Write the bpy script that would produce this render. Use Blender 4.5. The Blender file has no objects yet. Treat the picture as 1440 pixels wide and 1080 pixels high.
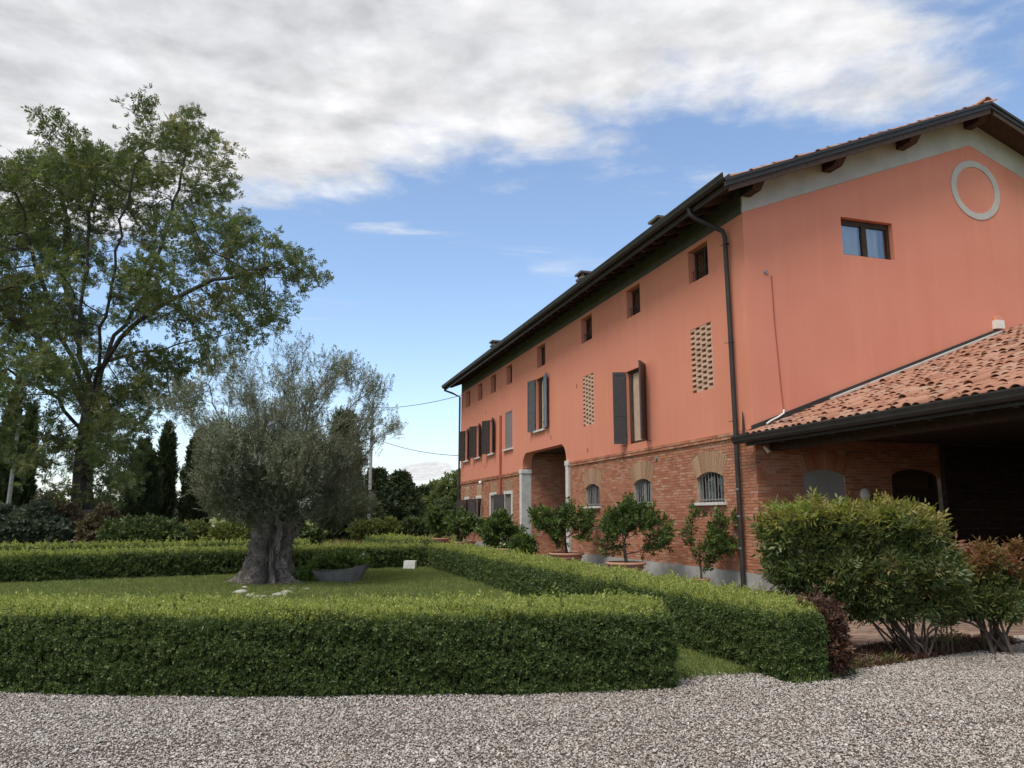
import bpy, math, random
import numpy as np
from mathutils import Vector, Matrix
random.seed(7); RNG = np.random.default_rng(7)
PI = math.pi
scn = bpy.context.scene
COL = scn.collection

# ------------------------------------------------------------------ camera
FPX, HOR, CAMH, YAW = 1081.0, 187.0, 1.6, math.radians(17.3)
PITCH = math.atan(HOR / FPX)
cam_d = bpy.data.cameras.new('camera'); cam_d.sensor_width = 36; cam_d.lens = FPX / 1440 * 36
cam_d.clip_start = 0.05; cam_d.clip_end = 6000
cam = bpy.data.objects.new('camera', cam_d); COL.objects.link(cam)
cam.location = (0, 0, CAMH); cam.rotation_euler = (PI / 2 + PITCH, 0, -YAW)
scn.camera = cam

# ------------------------------------------------------------------ colour management
scn.view_settings.view_transform = 'Standard'; scn.view_settings.look = 'None'
scn.view_settings.gamma = 1; scn.view_settings.exposure = 1.12
scn.view_settings.use_curve_mapping = False

# ------------------------------------------------------------------ sun
SUN_DIR = Vector((-0.42, -0.30, 0.85)).normalized()      # towards the sun, veiled by the cloud bank
sun_d = bpy.data.lights.new('sun', 'SUN'); sun_d.energy = 1.5; sun_d.angle = math.radians(24)
sun_d.color = (1.0, 0.955, 0.89)
sun = bpy.data.objects.new('sun', sun_d); COL.objects.link(sun)
sun.rotation_euler = SUN_DIR.to_track_quat('Z', 'Y').to_euler(); sun.location = (0, 0, 40)

# ------------------------------------------------------------------ node helper
class NT:
    def __init__(s, tree): s.t = tree; s.n = tree.nodes; s.l = tree.links
    def add(s, typ, **kw):
        nd = s.n.new(typ)
        for k, v in kw.items(): setattr(nd, k, v)
        return nd
    def put(s, sock, v):
        if isinstance(v, bpy.types.NodeSocket): s.l.new(v, sock)
        elif v is not None: sock.default_value = v
    def math(s, op, a, b=None, c=None, clamp=False):
        nd = s.add('ShaderNodeMath', operation=op); nd.use_clamp = clamp
        s.put(nd.inputs[0], a); s.put(nd.inputs[1], b); s.put(nd.inputs[2], c)
        return nd.outputs[0]
    def mix(s, f, a, b, typ='MIX'):
        nd = s.add('ShaderNodeMix', data_type='RGBA', blend_type=typ)
        s.put(nd.inputs[0], f); s.put(nd.inputs[6], a); s.put(nd.inputs[7], b)
        return nd.outputs[2]
    def noise(s, vec, scale, detail=4, rough=.5, dist=0):
        nd = s.add('ShaderNodeTexNoise'); s.put(nd.inputs['Vector'], vec)
        nd.inputs['Scale'].default_value = scale; nd.inputs['Detail'].default_value = detail
        nd.inputs['Roughness'].default_value = rough; nd.inputs['Distortion'].default_value = dist
        return nd.outputs[0]
    def ss(s, v, lo, hi):
        nd = s.add('ShaderNodeMapRange', interpolation_type='SMOOTHSTEP')
        s.put(nd.inputs[0], v); nd.inputs[1].default_value = lo; nd.inputs[2].default_value = hi
        return nd.outputs[0]
    def ramp(s, f, stops):
        nd = s.add('ShaderNodeValToRGB'); s.put(nd.inputs[0], f)
        e = nd.color_ramp.elements
        while len(e) < len(stops): e.new(.5)
        for i, (p, c) in enumerate(stops): e[i].position = p; e[i].color = (*c, 1)
        return nd.outputs[0]

# ------------------------------------------------------------------ sky
world = bpy.data.worlds.new('World'); scn.world = world; world.use_nodes = True
w = NT(world.node_tree); w.n.clear()
out = w.add('ShaderNodeOutputWorld'); bg = w.add('ShaderNodeBackground'); bg.inputs[1].default_value = 0.1
w.l.new(bg.outputs[0], out.inputs[0])
sky = w.add('ShaderNodeTexSky', sky_type='NISHITA'); sky.sun_disc = False
sky.sun_elevation = math.asin(SUN_DIR.z); sky.sun_rotation = math.atan2(SUN_DIR.x, SUN_DIR.y)
sky.air_density = 1.0; sky.dust_density = 0.6; sky.ozone_density = 1.6
tc = w.add('ShaderNodeTexCoord')
vr = w.add('ShaderNodeVectorRotate', rotation_type='Z_AXIS'); w.l.new(tc.outputs['Generated'], vr.inputs['Vector'])
vr.inputs['Angle'].default_value = YAW
sep = w.add('ShaderNodeSeparateXYZ'); w.l.new(vr.outputs[0], sep.inputs[0])
sx, sy_, sz = sep.outputs
zc = w.math('MAXIMUM', sz, 0.03)
px = w.math('DIVIDE', sx, zc); py = w.math('DIVIDE', sy_, zc)
comb = w.add('ShaderNodeCombineXYZ'); w.l.new(px, comb.inputs[0]); w.l.new(py, comb.inputs[1])
n1 = w.noise(comb.outputs[0], 1.3, 9, .56, .25)
n2 = w.noise(comb.outputs[0], 4.2, 8, .6, .4)
# the bank: everything this side of a slanting front line on the cloud deck
e1 = w.math('SUBTRACT', w.math('MULTIPLY_ADD', px, -0.37, 2.10), py)
e2 = w.math('MULTIPLY', w.math('SUBTRACT', 1.08, px), 1.0)
e3 = w.math('MULTIPLY', w.math('ADD', py, 3.0), .6)
e = w.math('MINIMUM', w.math('MINIMUM', e1, e2), e3)
den = w.math('ADD', e, w.math('MULTIPLY_ADD', n1, 1.5, -0.75))
den = w.math('ADD', den, w.math('MULTIPLY_ADD', n2, 0.5, -0.25))
bank = w.ss(den, -0.06, 0.30)
# thin wisps below the front
stv = w.add('ShaderNodeVectorMath', operation='MULTIPLY'); w.l.new(comb.outputs[0], stv.inputs[0]); stv.inputs[1].default_value = (0.8, 1.9, 1)
n3 = w.noise(stv.outputs[0], 1.4, 7, .55, .6)
wisp = w.math('MULTIPLY', w.ss(n3, 0.57, 0.74), w.ss(e, -1.9, -0.25))
wisp = w.math('MULTIPLY', wisp, 0.62)
# low cumulus near the horizon
ysafe = w.math('MAXIMUM', sy_, 0.05)
ax = w.math('DIVIDE', sx, ysafe); el = w.math('DIVIDE', sz, ysafe)
cv = w.add('ShaderNodeCombineXYZ'); w.l.new(ax, cv.inputs[0]); w.l.new(el, cv.inputs[1])
n4 = w.noise(cv.outputs[0], 26, 5, .5)
dx = w.math('DIVIDE', w.math('ADD', ax, 0.118), 0.042); dy = w.math('DIVIDE', w.math('SUBTRACT', el, 0.058), 0.0135)
rr = w.math('SQRT', w.math('ADD', w.math('MULTIPLY', dx, dx), w.math('MULTIPLY', dy, dy)))
puff = w.ss(w.math('SUBTRACT', w.math('MULTIPLY_ADD', n4, 1.6, 0.2), rr), -0.1, 0.35)
n5 = w.noise(cv.outputs[0], 5, 5, .5)
lowc = w.math('MULTIPLY', w.ss(n5, .52, .72), w.ss(el, .16, .02)); lowc = w.math('MULTIPLY', lowc, .45)
hz = w.math('MULTIPLY', w.ss(sz, 0.22, 0.0), 0.34)
alpha = w.math('MAXIMUM', w.math('MAXIMUM', bank, wisp), w.math('MAXIMUM', puff, lowc))
thick = w.ss(w.math('ADD', den, w.math('MULTIPLY_ADD', n2, .9, -.45)), 0.25, 1.5)
ccol = w.ramp(thick, [(0, (4.0, 4.0, 4.06)), (.35, (3.72, 3.75, 3.84)), (1, (3.15, 3.21, 3.36))])
nd = w.noise(comb.outputs[0], 3.4, 10, .62, .15)
ccol = w.mix(1.0, ccol, w.ramp(nd, [(.28, (.84, .85, .87)), (.5, (.97, .972, .976)), (.68, (1.06, 1.058, 1.05))]), 'MULTIPLY')
offv = w.add('ShaderNodeVectorMath', operation='ADD'); w.l.new(comb.outputs[0], offv.inputs[0]); offv.inputs[1].default_value = (-.05, -.07, 0)
rel = w.math('MULTIPLY', w.math('SUBTRACT', w.noise(comb.outputs[0], 5.0, 7, .55, .2), w.noise(offv.outputs[0], 5.0, 7, .55, .2)), .7)
rel = w.math('ADD', rel, w.math('MULTIPLY', w.math('SUBTRACT', w.noise(comb.outputs[0], 1.9, 5, .55, .2), w.noise(offv.outputs[0], 1.9, 5, .55, .2)), 1.0))
relc = w.add('ShaderNodeCombineXYZ'); rel1 = w.math('MINIMUM', w.math('MAXIMUM', w.math('ADD', rel, 1.0), .72), 1.22)
for i_r in range(3): w.l.new(rel1, relc.inputs[i_r])
ccol = w.mix(1.0, ccol, relc.outputs[0], 'MULTIPLY')
bl = w.mix(0.03, sky.outputs[0], (2.6, 3.3, 4.6, 1)); bl = w.mix(hz, bl, (3.5, 3.8, 4.3, 1))
w.l.new(w.mix(alpha, bl, ccol), bg.inputs[0])

# ------------------------------------------------------------------ layout helpers
CY, SY = math.cos(YAW), math.sin(YAW)
def W(pxx, pyy, F):
    """point seen at photo pixel (pxx, pyy) at forward distance F"""
    u = (pxx - 720) / FPX; v = (540 - pyy) / FPX
    f = math.cos(PITCH) - v * math.sin(PITCH); U = math.sin(PITCH) + v * math.cos(PITCH)
    t = F / f; r = u * t
    return Vector((r * CY + F * SY, -r * SY + F * CY, CAMH + U * t))
def G(pxx, F):
    p = W(pxx, 727, F); return Vector((p.x, p.y, 0))

# ------------------------------------------------------------------ materials
MATS = {}
def pmat(name, col, rough=.8, noise=None, bump=None, spec=.3, metal=0, attr=False, var=.0, col2=None, nscale=3.0, worldpos=True):
    """plain procedural material: base colour, second colour through noise, bump, per-piece variation"""
    if name in MATS: return MATS[name]
    m = bpy.data.materials.new(name); m.use_nodes = True; t = NT(m.node_tree)
    b = t.n['Principled BSDF']; b.inputs['Roughness'].default_value = rough; b.inputs['Metallic'].default_value = metal
    b.inputs['Specular IOR Level'].default_value = spec
    geo = t.add('ShaderNodeNewGeometry'); pos = geo.outputs['Position']
    c = (*col, 1)
    if col2:
        nz = t.noise(pos, nscale, 6, .6)
        c = t.mix(t.ss(nz, .35, .68), c, (*col2, 1))
    if var:
        oi = t.add('ShaderNodeObjectInfo'); r = oi.outputs['Random']
        if attr:
            a = t.add('ShaderNodeAttribute', attribute_name='rnd'); r = t.math('FRACT', t.math('ADD', r, a.outputs['Fac']))
        k = t.math('MULTIPLY_ADD', r, 2 * var, 1 - var)
        cc = t.add('ShaderNodeCombineXYZ')
        for i in range(3): t.l.new(k, cc.inputs[i])
        c = t.mix(1.0, c, cc.outputs[0], 'MULTIPLY')
    t.put(b.inputs['Base Color'], c)
    if bump:
        bn = t.add('ShaderNodeBump'); bn.inputs['Strength'].default_value = bump[1]; bn.inputs['Distance'].default_value = bump[2] if len(bump) > 2 else .01
        t.l.new(t.noise(pos, bump[0], 6, .6), bn.inputs['Height']); t.l.new(bn.outputs[0], b.inputs['Normal'])
    MATS[name] = m; return m

def ramp_piece_mat(name, stops, rough=.85, bump=(40, .4, .01), stain=None):
    """colour picked per piece (object random + 'rnd' attribute) from a ramp, with stains"""
    m = bpy.data.materials.new(name); m.use_nodes = True; t = NT(m.node_tree)
    b = t.n['Principled BSDF']; b.inputs['Roughness'].default_value = rough; b.inputs['Specular IOR Level'].default_value = .25
    pos = t.add('ShaderNodeNewGeometry').outputs['Position']
    a = t.add('ShaderNodeAttribute', attribute_name='rnd'); oi = t.add('ShaderNodeObjectInfo')
    r = t.math('FRACT', t.math('ADD', oi.outputs['Random'], a.outputs['Fac']))
    c = t.ramp(r, stops)
    if stain:
        nz = t.noise(pos, stain[1], 6, .65); c = t.mix(t.math('MULTIPLY', t.ss(nz, stain[2], stain[3]), stain[4]), c, (*stain[0], 1))
    fn = t.noise(pos, 25, 4, .6); c = t.mix(1.0, c, t.ramp(fn, [(.25, (.78, .78, .78)), (.75, (1.15, 1.15, 1.15))]), 'MULTIPLY')
    t.put(b.inputs['Base Color'], c)
    bn = t.add('ShaderNodeBump'); bn.inputs['Strength'].default_value = bump[1]; bn.inputs['Distance'].default_value = bump[2]
    t.l.new(t.noise(pos, bump[0], 5, .6), bn.inputs['Height']); t.l.new(bn.outputs[0], b.inputs['Normal'])
    return m

def leaf_mat(name, stops, pscale=.6, patch=None, trans=.3, rough=.45):
    """foliage: colour per sprig, patches by place in the plant, some light let through"""
    m = bpy.data.materials.new(name); m.use_nodes = True; t = NT(m.node_tree)
    b = t.n['Principled BSDF']; b.inputs['Roughness'].default_value = rough; b.inputs['Specular IOR Level'].default_value = .35
    pos = t.add('ShaderNodeNewGeometry').outputs['Position']; oi = t.add('ShaderNodeObjectInfo')
    gain = lambda c_: (c_[0] * 1.42, c_[1] * 1.28, c_[2] * 1.25)
    c = t.ramp(oi.outputs['Random'], [(p_, gain(c_)) for p_, c_ in stops])
    nz = t.noise(pos, pscale, 3, .5)
    if patch: c = t.mix(t.math('MULTIPLY', t.ss(nz, patch[1], patch[2]), patch[3]), c, (*gain(patch[0]), 1))
    t.put(b.inputs['Base Color'], c)
    tr = t.add('ShaderNodeBsdfTranslucent'); t.put(tr.inputs[0], t.mix(1.0, c, (1.25, 1.35, .7, 1), 'MULTIPLY'))
    mx = t.add('ShaderNodeMixShader'); mx.inputs[0].default_value = trans
    o = t.n['Material Output']; t.l.new(b.outputs[0], mx.inputs[1]); t.l.new(tr.outputs[0], mx.inputs[2]); t.l.new(mx.outputs[0], o.inputs[0])
    return m

# stucco with faint streaks and blotches
def stucco():
    m = bpy.data.materials.new('salmon_stucco'); m.use_nodes = True; t = NT(m.node_tree)
    b = t.n['Principled BSDF']; b.inputs['Roughness'].default_value = .92; b.inputs['Specular IOR Level'].default_value = .15
    pos = t.add('ShaderNodeNewGeometry').outputs['Position']
    big = t.noise(pos, .55, 5, .55)
    mp = t.add('ShaderNodeMapping'); t.l.new(pos, mp.inputs[0]); mp.inputs['Scale'].default_value = (2.2, 2.2, .18)
    st = t.noise(mp.outputs[0], 1.6, 5, .6)
    fine = t.noise(pos, 30, 4, .6)
    c = t.mix(t.ss(big, .3, .7), (.635, .243, .163, 1), (.665, .264, .180, 1))
    c = t.mix(t.math('MULTIPLY', t.ss(st, .50, .74), .5), c, (.70, .295, .19, 1))
    c = t.mix(t.math('MULTIPLY', t.ss(st, .48, .25), .4), c, (.60, .21, .125, 1))
    c = t.mix(t.math('MULTIPLY', fine, .16), c, (.55, .19, .11, 1))
    t.put(b.inputs['Base Color'], c)
    bn = t.add('ShaderNodeBump'); bn.inputs['Strength'].default_value = .35; bn.inputs['Distance'].default_value = .006
    t.l.new(t.noise(pos, 60, 5, .6), bn.inputs['Height']); t.l.new(bn.outputs[0], b.inputs['Normal'])
    return m
M_stucco = stucco()
BR = [(0, (.34, .13, .075)), (.25, (.40, .158, .092)), (.5, (.44, .185, .108)), (.75, (.47, .21, .13)), (.93, (.50, .28, .19)), (1, (.30, .125, .08))]
M_brick = ramp_piece_mat('red_brick', BR, stain=((.46, .30, .21), .8, .52, .75, .4))
M_tanbrick = ramp_piece_mat('tan_brick', [(0, (.30, .18, .11)), (.5, (.44, .28, .18)), (1, (.36, .20, .12))])
M_screen = ramp_piece_mat('pale_brick', [(0, (.56, .37, .27)), (.5, (.62, .42, .31)), (1, (.50, .31, .22))])
M_pave = ramp_piece_mat('paving_brick', [(0, (.20, .125, .092)), (.4, (.26, .17, .13)), (.75, (.33, .23, .18)), (1, (.22, .16, .13))], stain=((.14, .115, .095), .9, .5, .7, .5))
M_tile = ramp_piece_mat('terracotta_tile', [(0, (.27, .125, .082)), (.2, (.34, .16, .105)), (.5, (.385, .19, .125)), (.78, (.40, .215, .15)), (.95, (.38, .25, .185)), (1, (.20, .125, .095))], stain=((.12, .10, .085), 3.2, .56, .74, .6))
M_mortar = pmat('mortar', (.46, .37, .30), .95, col2=(.36, .27, .215), nscale=4, bump=(50, .5))
M_plinth = pmat('grey_render', (.42, .41, .39), .9, col2=(.31, .30, .28), nscale=2.2, bump=(40, .3))
M_frieze = pmat('pale_frieze', (.50, .48, .43), .9, col2=(.42, .40, .36), nscale=1.5, bump=(40, .2))
M_white = pmat('white_stone', (.66, .64, .60), .8, col2=(.52, .50, .47), nscale=5, bump=(60, .2))
M_pilaster = pmat('grey_stone', (.47, .47, .45), .85, col2=(.38, .38, .365), nscale=2.5, bump=(50, .25))
M_darkmetal = pmat('dark_metal', (.030, .027, .025), .5, spec=.3, col2=(.042, .038, .034), nscale=3)
M_darkwood = pmat('dark_wood', (.042, .027, .020), .75, col2=(.075, .045, .032), nscale=9, bump=(30, .5), var=.25)
M_soffit = pmat('soffit_board', (.05, .034, .026), .8, col2=(.075, .05, .036), nscale=6, bump=(20, .4))
M_shutter = pmat('shutter_paint', (.035, .026, .024), .38, spec=.5, col2=(.052, .036, .033), nscale=8, bump=(60, .15))
M_shutgrey = pmat('grey_shutter_paint', (.17, .145, .14), .55, spec=.4, col2=(.20, .175, .17), nscale=6)
M_shutsky = pmat('satin_sky_sheen_shutter', (.075, .075, .082), .30, spec=.6, col2=(.095, .095, .10), nscale=6)  # satin finish, with the sky reflection painted into the lighter blue-grey base colour
M_beige = pmat('beige_panel', (.50, .36, .27), .8, col2=(.45, .31, .23), nscale=4)
M_bars = pmat('grey_iron', (.24, .24, .24), .5, spec=.5, col2=(.17, .165, .16), nscale=20)
M_concrete = pmat('concrete', (.40, .385, .36), .9, col2=(.29, .275, .25), nscale=7, bump=(30, .5))
M_chim = pmat('chimney_metal', (.12, .125, .115), .6, col2=(.075, .075, .07), nscale=5)
M_terra = pmat('terracotta_pot', (.50, .26, .17), .85, col2=(.42, .235, .17), nscale=6, bump=(40, .3))
M_soil = pmat('soil', (.075, .05, .035), 1, col2=(.12, .08, .055), nscale=10, bump=(15, 1, .03))
M_bark = pmat('bark', (.036, .031, .027), .95, col2=(.065, .056, .05), nscale=5, bump=(14, 1, .04))
M_barklow = pmat('pale_bark', (.17, .15, .132), .95, col2=(.25, .225, .20), nscale=6, bump=(14, 1, .05))
M_twig = pmat('twig_bark', (.075, .055, .042), .9, col2=(.12, .09, .07), nscale=20, bump=(40, .6))
M_red = pmat('red_brown_paint', (.36, .10, .065), .7, col2=(.31, .09, .06), nscale=4)
M_whitepl = pmat('white_plastic', (.75, .74, .68), .5, col2=(.68, .65, .56), nscale=12)
M_orange = pmat('amber_lens', (.48, .20, .10), .35, spec=.5, col2=(.55, .28, .17), nscale=15)
M_curtain = pmat('curtain', (.86, .86, .86), .9, col2=(.78, .78, .8), nscale=4)
M_black = pmat('dark_interior', (.012, .011, .010), .9, col2=(.02, .018, .016), nscale=3)
M_bluepanel = pmat('grey_panel', (.34, .34, .325), .85, col2=(.29, .29, .28), nscale=2)
M_boat = pmat('dark_slate_planter', (.15, .14, .128), .75, col2=(.20, .19, .175), nscale=5, bump=(30, .4))
M_rock = pmat('pale_rock', (.42, .40, .36), .9, col2=(.28, .27, .23), nscale=8, bump=(20, .8, .03))
M_pole = pmat('concrete_pole', (.42, .41, .40), .85, col2=(.33, .32, .31), nscale=3)
M_galv = pmat('galvanised_metal', (.30, .31, .32), .5, metal=.5, col2=(.24, .25, .26), nscale=8)
M_wire = pmat('black_cable', (.05, .05, .055), .6, col2=(.06, .06, .065), nscale=5)
def glass():
    m = bpy.data.materials.new('window_glass'); m.use_nodes = True; t = NT(m.node_tree); t.n.remove(t.n['Principled BSDF'])
    tr = t.add('ShaderNodeBsdfTransparent'); tr.inputs[0].default_value = (.93, .95, .95, 1)
    gl = t.add('ShaderNodeBsdfGlossy'); gl.inputs['Roughness'].default_value = .03
    fr = t.add('ShaderNodeFresnel'); fr.inputs[0].default_value = 1.5
    mx = t.add('ShaderNodeMixShader'); t.l.new(t.math('MULTIPLY_ADD', fr.outputs[0], .75, .03, clamp=True), mx.inputs[0])
    t.l.new(tr.outputs[0], mx.inputs[1]); t.l.new(gl.outputs[0], mx.inputs[2]); t.l.new(mx.outputs[0], t.n['Material Output'].inputs[0])
    return m
M_glass = glass()
def ground_mat(name, cols, scales, rough=.95, bump=None, vor=None):
    m = bpy.data.materials.new(name); m.use_nodes = True; t = NT(m.node_tree)
    b = t.n['Principled BSDF']; b.inputs['Roughness'].default_value = rough; b.inputs['Specular IOR Level'].default_value = .1
    pos = t.add('ShaderNodeNewGeometry').outputs['Position']
    c = t.mix(t.ss(t.noise(pos, scales[0], 5, .6), .35, .65), (*cols[0], 1), (*cols[1], 1))
    c = t.mix(t.math('MULTIPLY', t.ss(t.noise(pos, scales[1], 5, .65), .4, .7), .7), c, (*cols[2], 1))
    if vor:
        vn = t.add('ShaderNodeTexVoronoi'); t.l.new(pos, vn.inputs[0]); vn.inputs['Scale'].default_value = vor
        c = t.mix(1.0, c, t.ramp(vn.outputs['Color'], [(0, (.5, .5, .5)), (1, (1.35, 1.3, 1.25))]), 'MULTIPLY')
    t.put(b.inputs['Base Color'], c)
    if bump:
        bn = t.add('ShaderNodeBump'); bn.inputs['Strength'].default_value = 1; bn.inputs['Distance'].default_value = bump[1]
        t.l.new(t.noise(pos, bump[0], 5, .6), bn.inputs['Height']); t.l.new(bn.outputs[0], b.inputs['Normal'])
    return m
M_meadow = ground_mat('meadow', [(.10, .135, .035), (.155, .165, .055), (.20, .185, .075)], (.06, .9), bump=(8, .05))
M_lawn = ground_mat('lawn_soil', [(.055, .085, .024), (.075, .105, .032), (.10, .115, .045)], (.35, 4), bump=(40, .02))
M_gravelbase = ground_mat('gravel_base', [(.13, .11, .095), (.17, .145, .125), (.10, .083, .07)], (.5, 6), bump=(60, .02), vor=45)
def stone_mat():
    m = bpy.data.materials.new('gravel_stone'); m.use_nodes = True; t = NT(m.node_tree)
    b = t.n['Principled BSDF']; b.inputs['Roughness'].default_value = .85; b.inputs['Specular IOR Level'].default_value = .25
    pos = t.add('ShaderNodeNewGeometry').outputs['Position']; oi = t.add('ShaderNodeObjectInfo')
    c = t.ramp(oi.outputs['Random'], [(0, (.16, .135, .115)), (.15, (.28, .245, .215)), (.4, (.38, .34, .305)), (.65, (.47, .43, .39)), (.88, (.60, .56, .52)), (1, (.42, .30, .235))])
    c = t.mix(t.math('MULTIPLY', t.ss(t.noise(pos, .45, 4, .6), .45, .7), .35), c, (.26, .215, .18, 1))
    t.put(b.inputs['Base Color'], c); return m
M_stone = stone_mat()

# ------------------------------------------------------------------ object helpers
LOC = {}                                    # world location of every root / part, for local mesh coordinates
def props(o, label=None, cat=None, group=None, kind=None):
    if label: o['label'] = label
    if cat: o['category'] = cat
    if group: o['group'] = group
    if kind: o['kind'] = kind
    return o
def link(name, data, parent=None, origin=None):
    o = bpy.data.objects.new(name, data); COL.objects.link(o)
    if parent is not None:
        o.parent = parent; org = Vector(origin) if origin is not None else LOC[parent]
        o.location = org - LOC[parent]
    else:
        org = Vector(origin) if origin is not None else Vector((0, 0, 0)); o.location = org
    LOC[o] = org; return o
def thing(name, loc, label, cat, group=None):
    o = link(name, None, None, loc); o.empty_display_size = .2
    return props(o, label, cat, group)

class MB:
    def __init__(s): s.v = []; s.f = []; s.sm = False
    def quad(s, a, b, c, d):
        n = len(s.v); s.v += [tuple(a), tuple(b), tuple(c), tuple(d)]; s.f.append((n, n + 1, n + 2, n + 3)); return s
    def poly(s, pts):
        n = len(s.v); s.v += [tuple(p) for p in pts]; s.f.append(tuple(range(n, n + len(pts)))); return s
    def box(s, x0, x1, y0, y1, z0, z1):
        n = len(s.v)
        s.v += [(x0, y0, z0), (x1, y0, z0), (x1, y1, z0), (x0, y1, z0), (x0, y0, z1), (x1, y0, z1), (x1, y1, z1), (x0, y1, z1)]
        s.f += [tuple(n + i for i in q) for q in ((3, 2, 1, 0), (4, 5, 6, 7), (0, 1, 5, 4), (1, 2, 6, 5), (2, 3, 7, 6), (3, 0, 4, 7))]; return s
    def prism(s, pts, ext):
        """closed polygon pts extruded by vector ext"""
        n = len(s.v); k = len(pts); e = Vector(ext)
        s.v += [tuple(p) for p in pts] + [tuple(Vector(p) + e) for p in pts]
        s.f.append(tuple(n + i for i in range(k))[::-1]); s.f.append(tuple(n + k + i for i in range(k)))
        for i in range(k): j = (i + 1) % k; s.f.append((n + i, n + j, n + k + j, n + k + i))
        return s
    def tube(s, pts, rad, n=8, cap=True):
        pts = [Vector(p) for p in pts]; k = len(pts)
        if not hasattr(rad, '__len__'): rad = [rad] * k
        base = len(s.v); nrm = None
        for i, p in enumerate(pts):
            d = (pts[min(i + 1, k - 1)] - pts[max(i - 1, 0)])
            d = d.normalized() if d.length > 1e-9 else Vector((0, 0, 1))
            if nrm is None: nrm = d.orthogonal().normalized()
            else:
                nrm = nrm - d * nrm.dot(d); nrm = nrm.normalized() if nrm.length > 1e-6 else d.orthogonal().normalized()
            b = d.cross(nrm)
            for j in range(n):
                a = 2 * PI * j / n; s.v.append(tuple(p + (nrm * math.cos(a) + b * math.sin(a)) * rad[i]))
        for i in range(k - 1):
            for j in range(n):
                j2 = (j + 1) % n; s.f.append((base + i * n + j, base + i * n + j2, base + (i + 1) * n + j2, base + (i + 1) * n + j))
        if cap:
            s.f.append(tuple(base + j for j in range(n))[::-1]); s.f.append(tuple(base + (k - 1) * n + j for j in range(n)))
        s.sm = True; return s
    def lathe(s, c, prof, n=28):
        """profile of (radius, z) turned round the vertical through c"""
        base = len(s.v); c = Vector(c)
        for r, z in prof:
            for j in range(n): a = 2 * PI * j / n; s.v.append((c.x + r * math.cos(a), c.y + r * math.sin(a), c.z + z))
        for i in range(len(prof) - 1):
            for j in range(n): j2 = (j + 1) % n; s.f.append((base + i * n + j, base + i * n + j2, base + (i + 1) * n + j2, base + (i + 1) * n + j))
        s.sm = True; return s
    def build(s, name, mat, parent=None, origin=None, smooth=None):
        org = Vector(origin) if origin is not None else (LOC[parent] if parent is not None else Vector((0, 0, 0)))
        me = bpy.data.meshes.new(name); me.from_pydata([(x - org.x, y - org.y, z - org.z) for x, y, z in s.v], [], s.f)
        me.materials.append(mat)
        if (s.sm if smooth is None else smooth):
            me.polygons.foreach_set('use_smooth', [True] * len(me.polygons))
            try: me.set_sharp_from_angle(angle=math.radians(40))
            except Exception: pass
        me.update()
        return link(name, me, parent, org)

def boxes_mesh(name, arr, mat, parent, rnd=None):
    """many boxes (x0,x1,y0,y1,z0,z1) joined, with one random value per box"""
    arr = np.asarray(arr, float); n = len(arr); org = LOC[parent]
    x0, x1, y0, y1, z0, z1 = [arr[:, i] for i in range(6)]
    V = np.stack([np.stack(c, 1) for c in ((x0, y0, z0), (x1, y0, z0), (x1, y1, z0), (x0, y1, z0), (x0, y0, z1), (x1, y0, z1), (x1, y1, z1), (x0, y1, z1))], 1)
    V = V.reshape(-1, 3) - np.array(org)
    q = np.array(((3, 2, 1, 0), (4, 5, 6, 7), (0, 1, 5, 4), (1, 2, 6, 5), (2, 3, 7, 6), (3, 0, 4, 7)))
    F = (np.arange(n)[:, None, None] * 8 + q).reshape(-1, 4)
    me = bpy.data.meshes.new(name); me.from_pydata(V.tolist(), [], F.tolist()); me.materials.append(mat)
    a = me.attributes.new('rnd', 'FLOAT', 'POINT'); r = RNG.random(n) if rnd is None else np.asarray(rnd)
    a.data.foreach_set('value', np.repeat(r, 8).astype(np.float32)); me.update()
    return link(name, me, parent)

UNIT = {}
def unit_box(mat):
    if mat.name not in UNIT:
        b = MB().box(-.5, .5, -.5, .5, -.5, .5)
        me = bpy.data.meshes.new('brick_' + mat.name); me.from_pydata(b.v, [], b.f); me.materials.append(mat); UNIT[mat.name] = me
    return UNIT[mat.name]
def piece(name, bx, mat, parent, tilt=0.0):
    x0, x1, y0, y1, z0, z1 = bx
    o = link(name, unit_box(mat), parent, ((x0 + x1) / 2, (y0 + y1) / 2, (z0 + z1) / 2)); o.scale = (x1 - x0, y1 - y0, z1 - z0)
    return o

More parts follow.
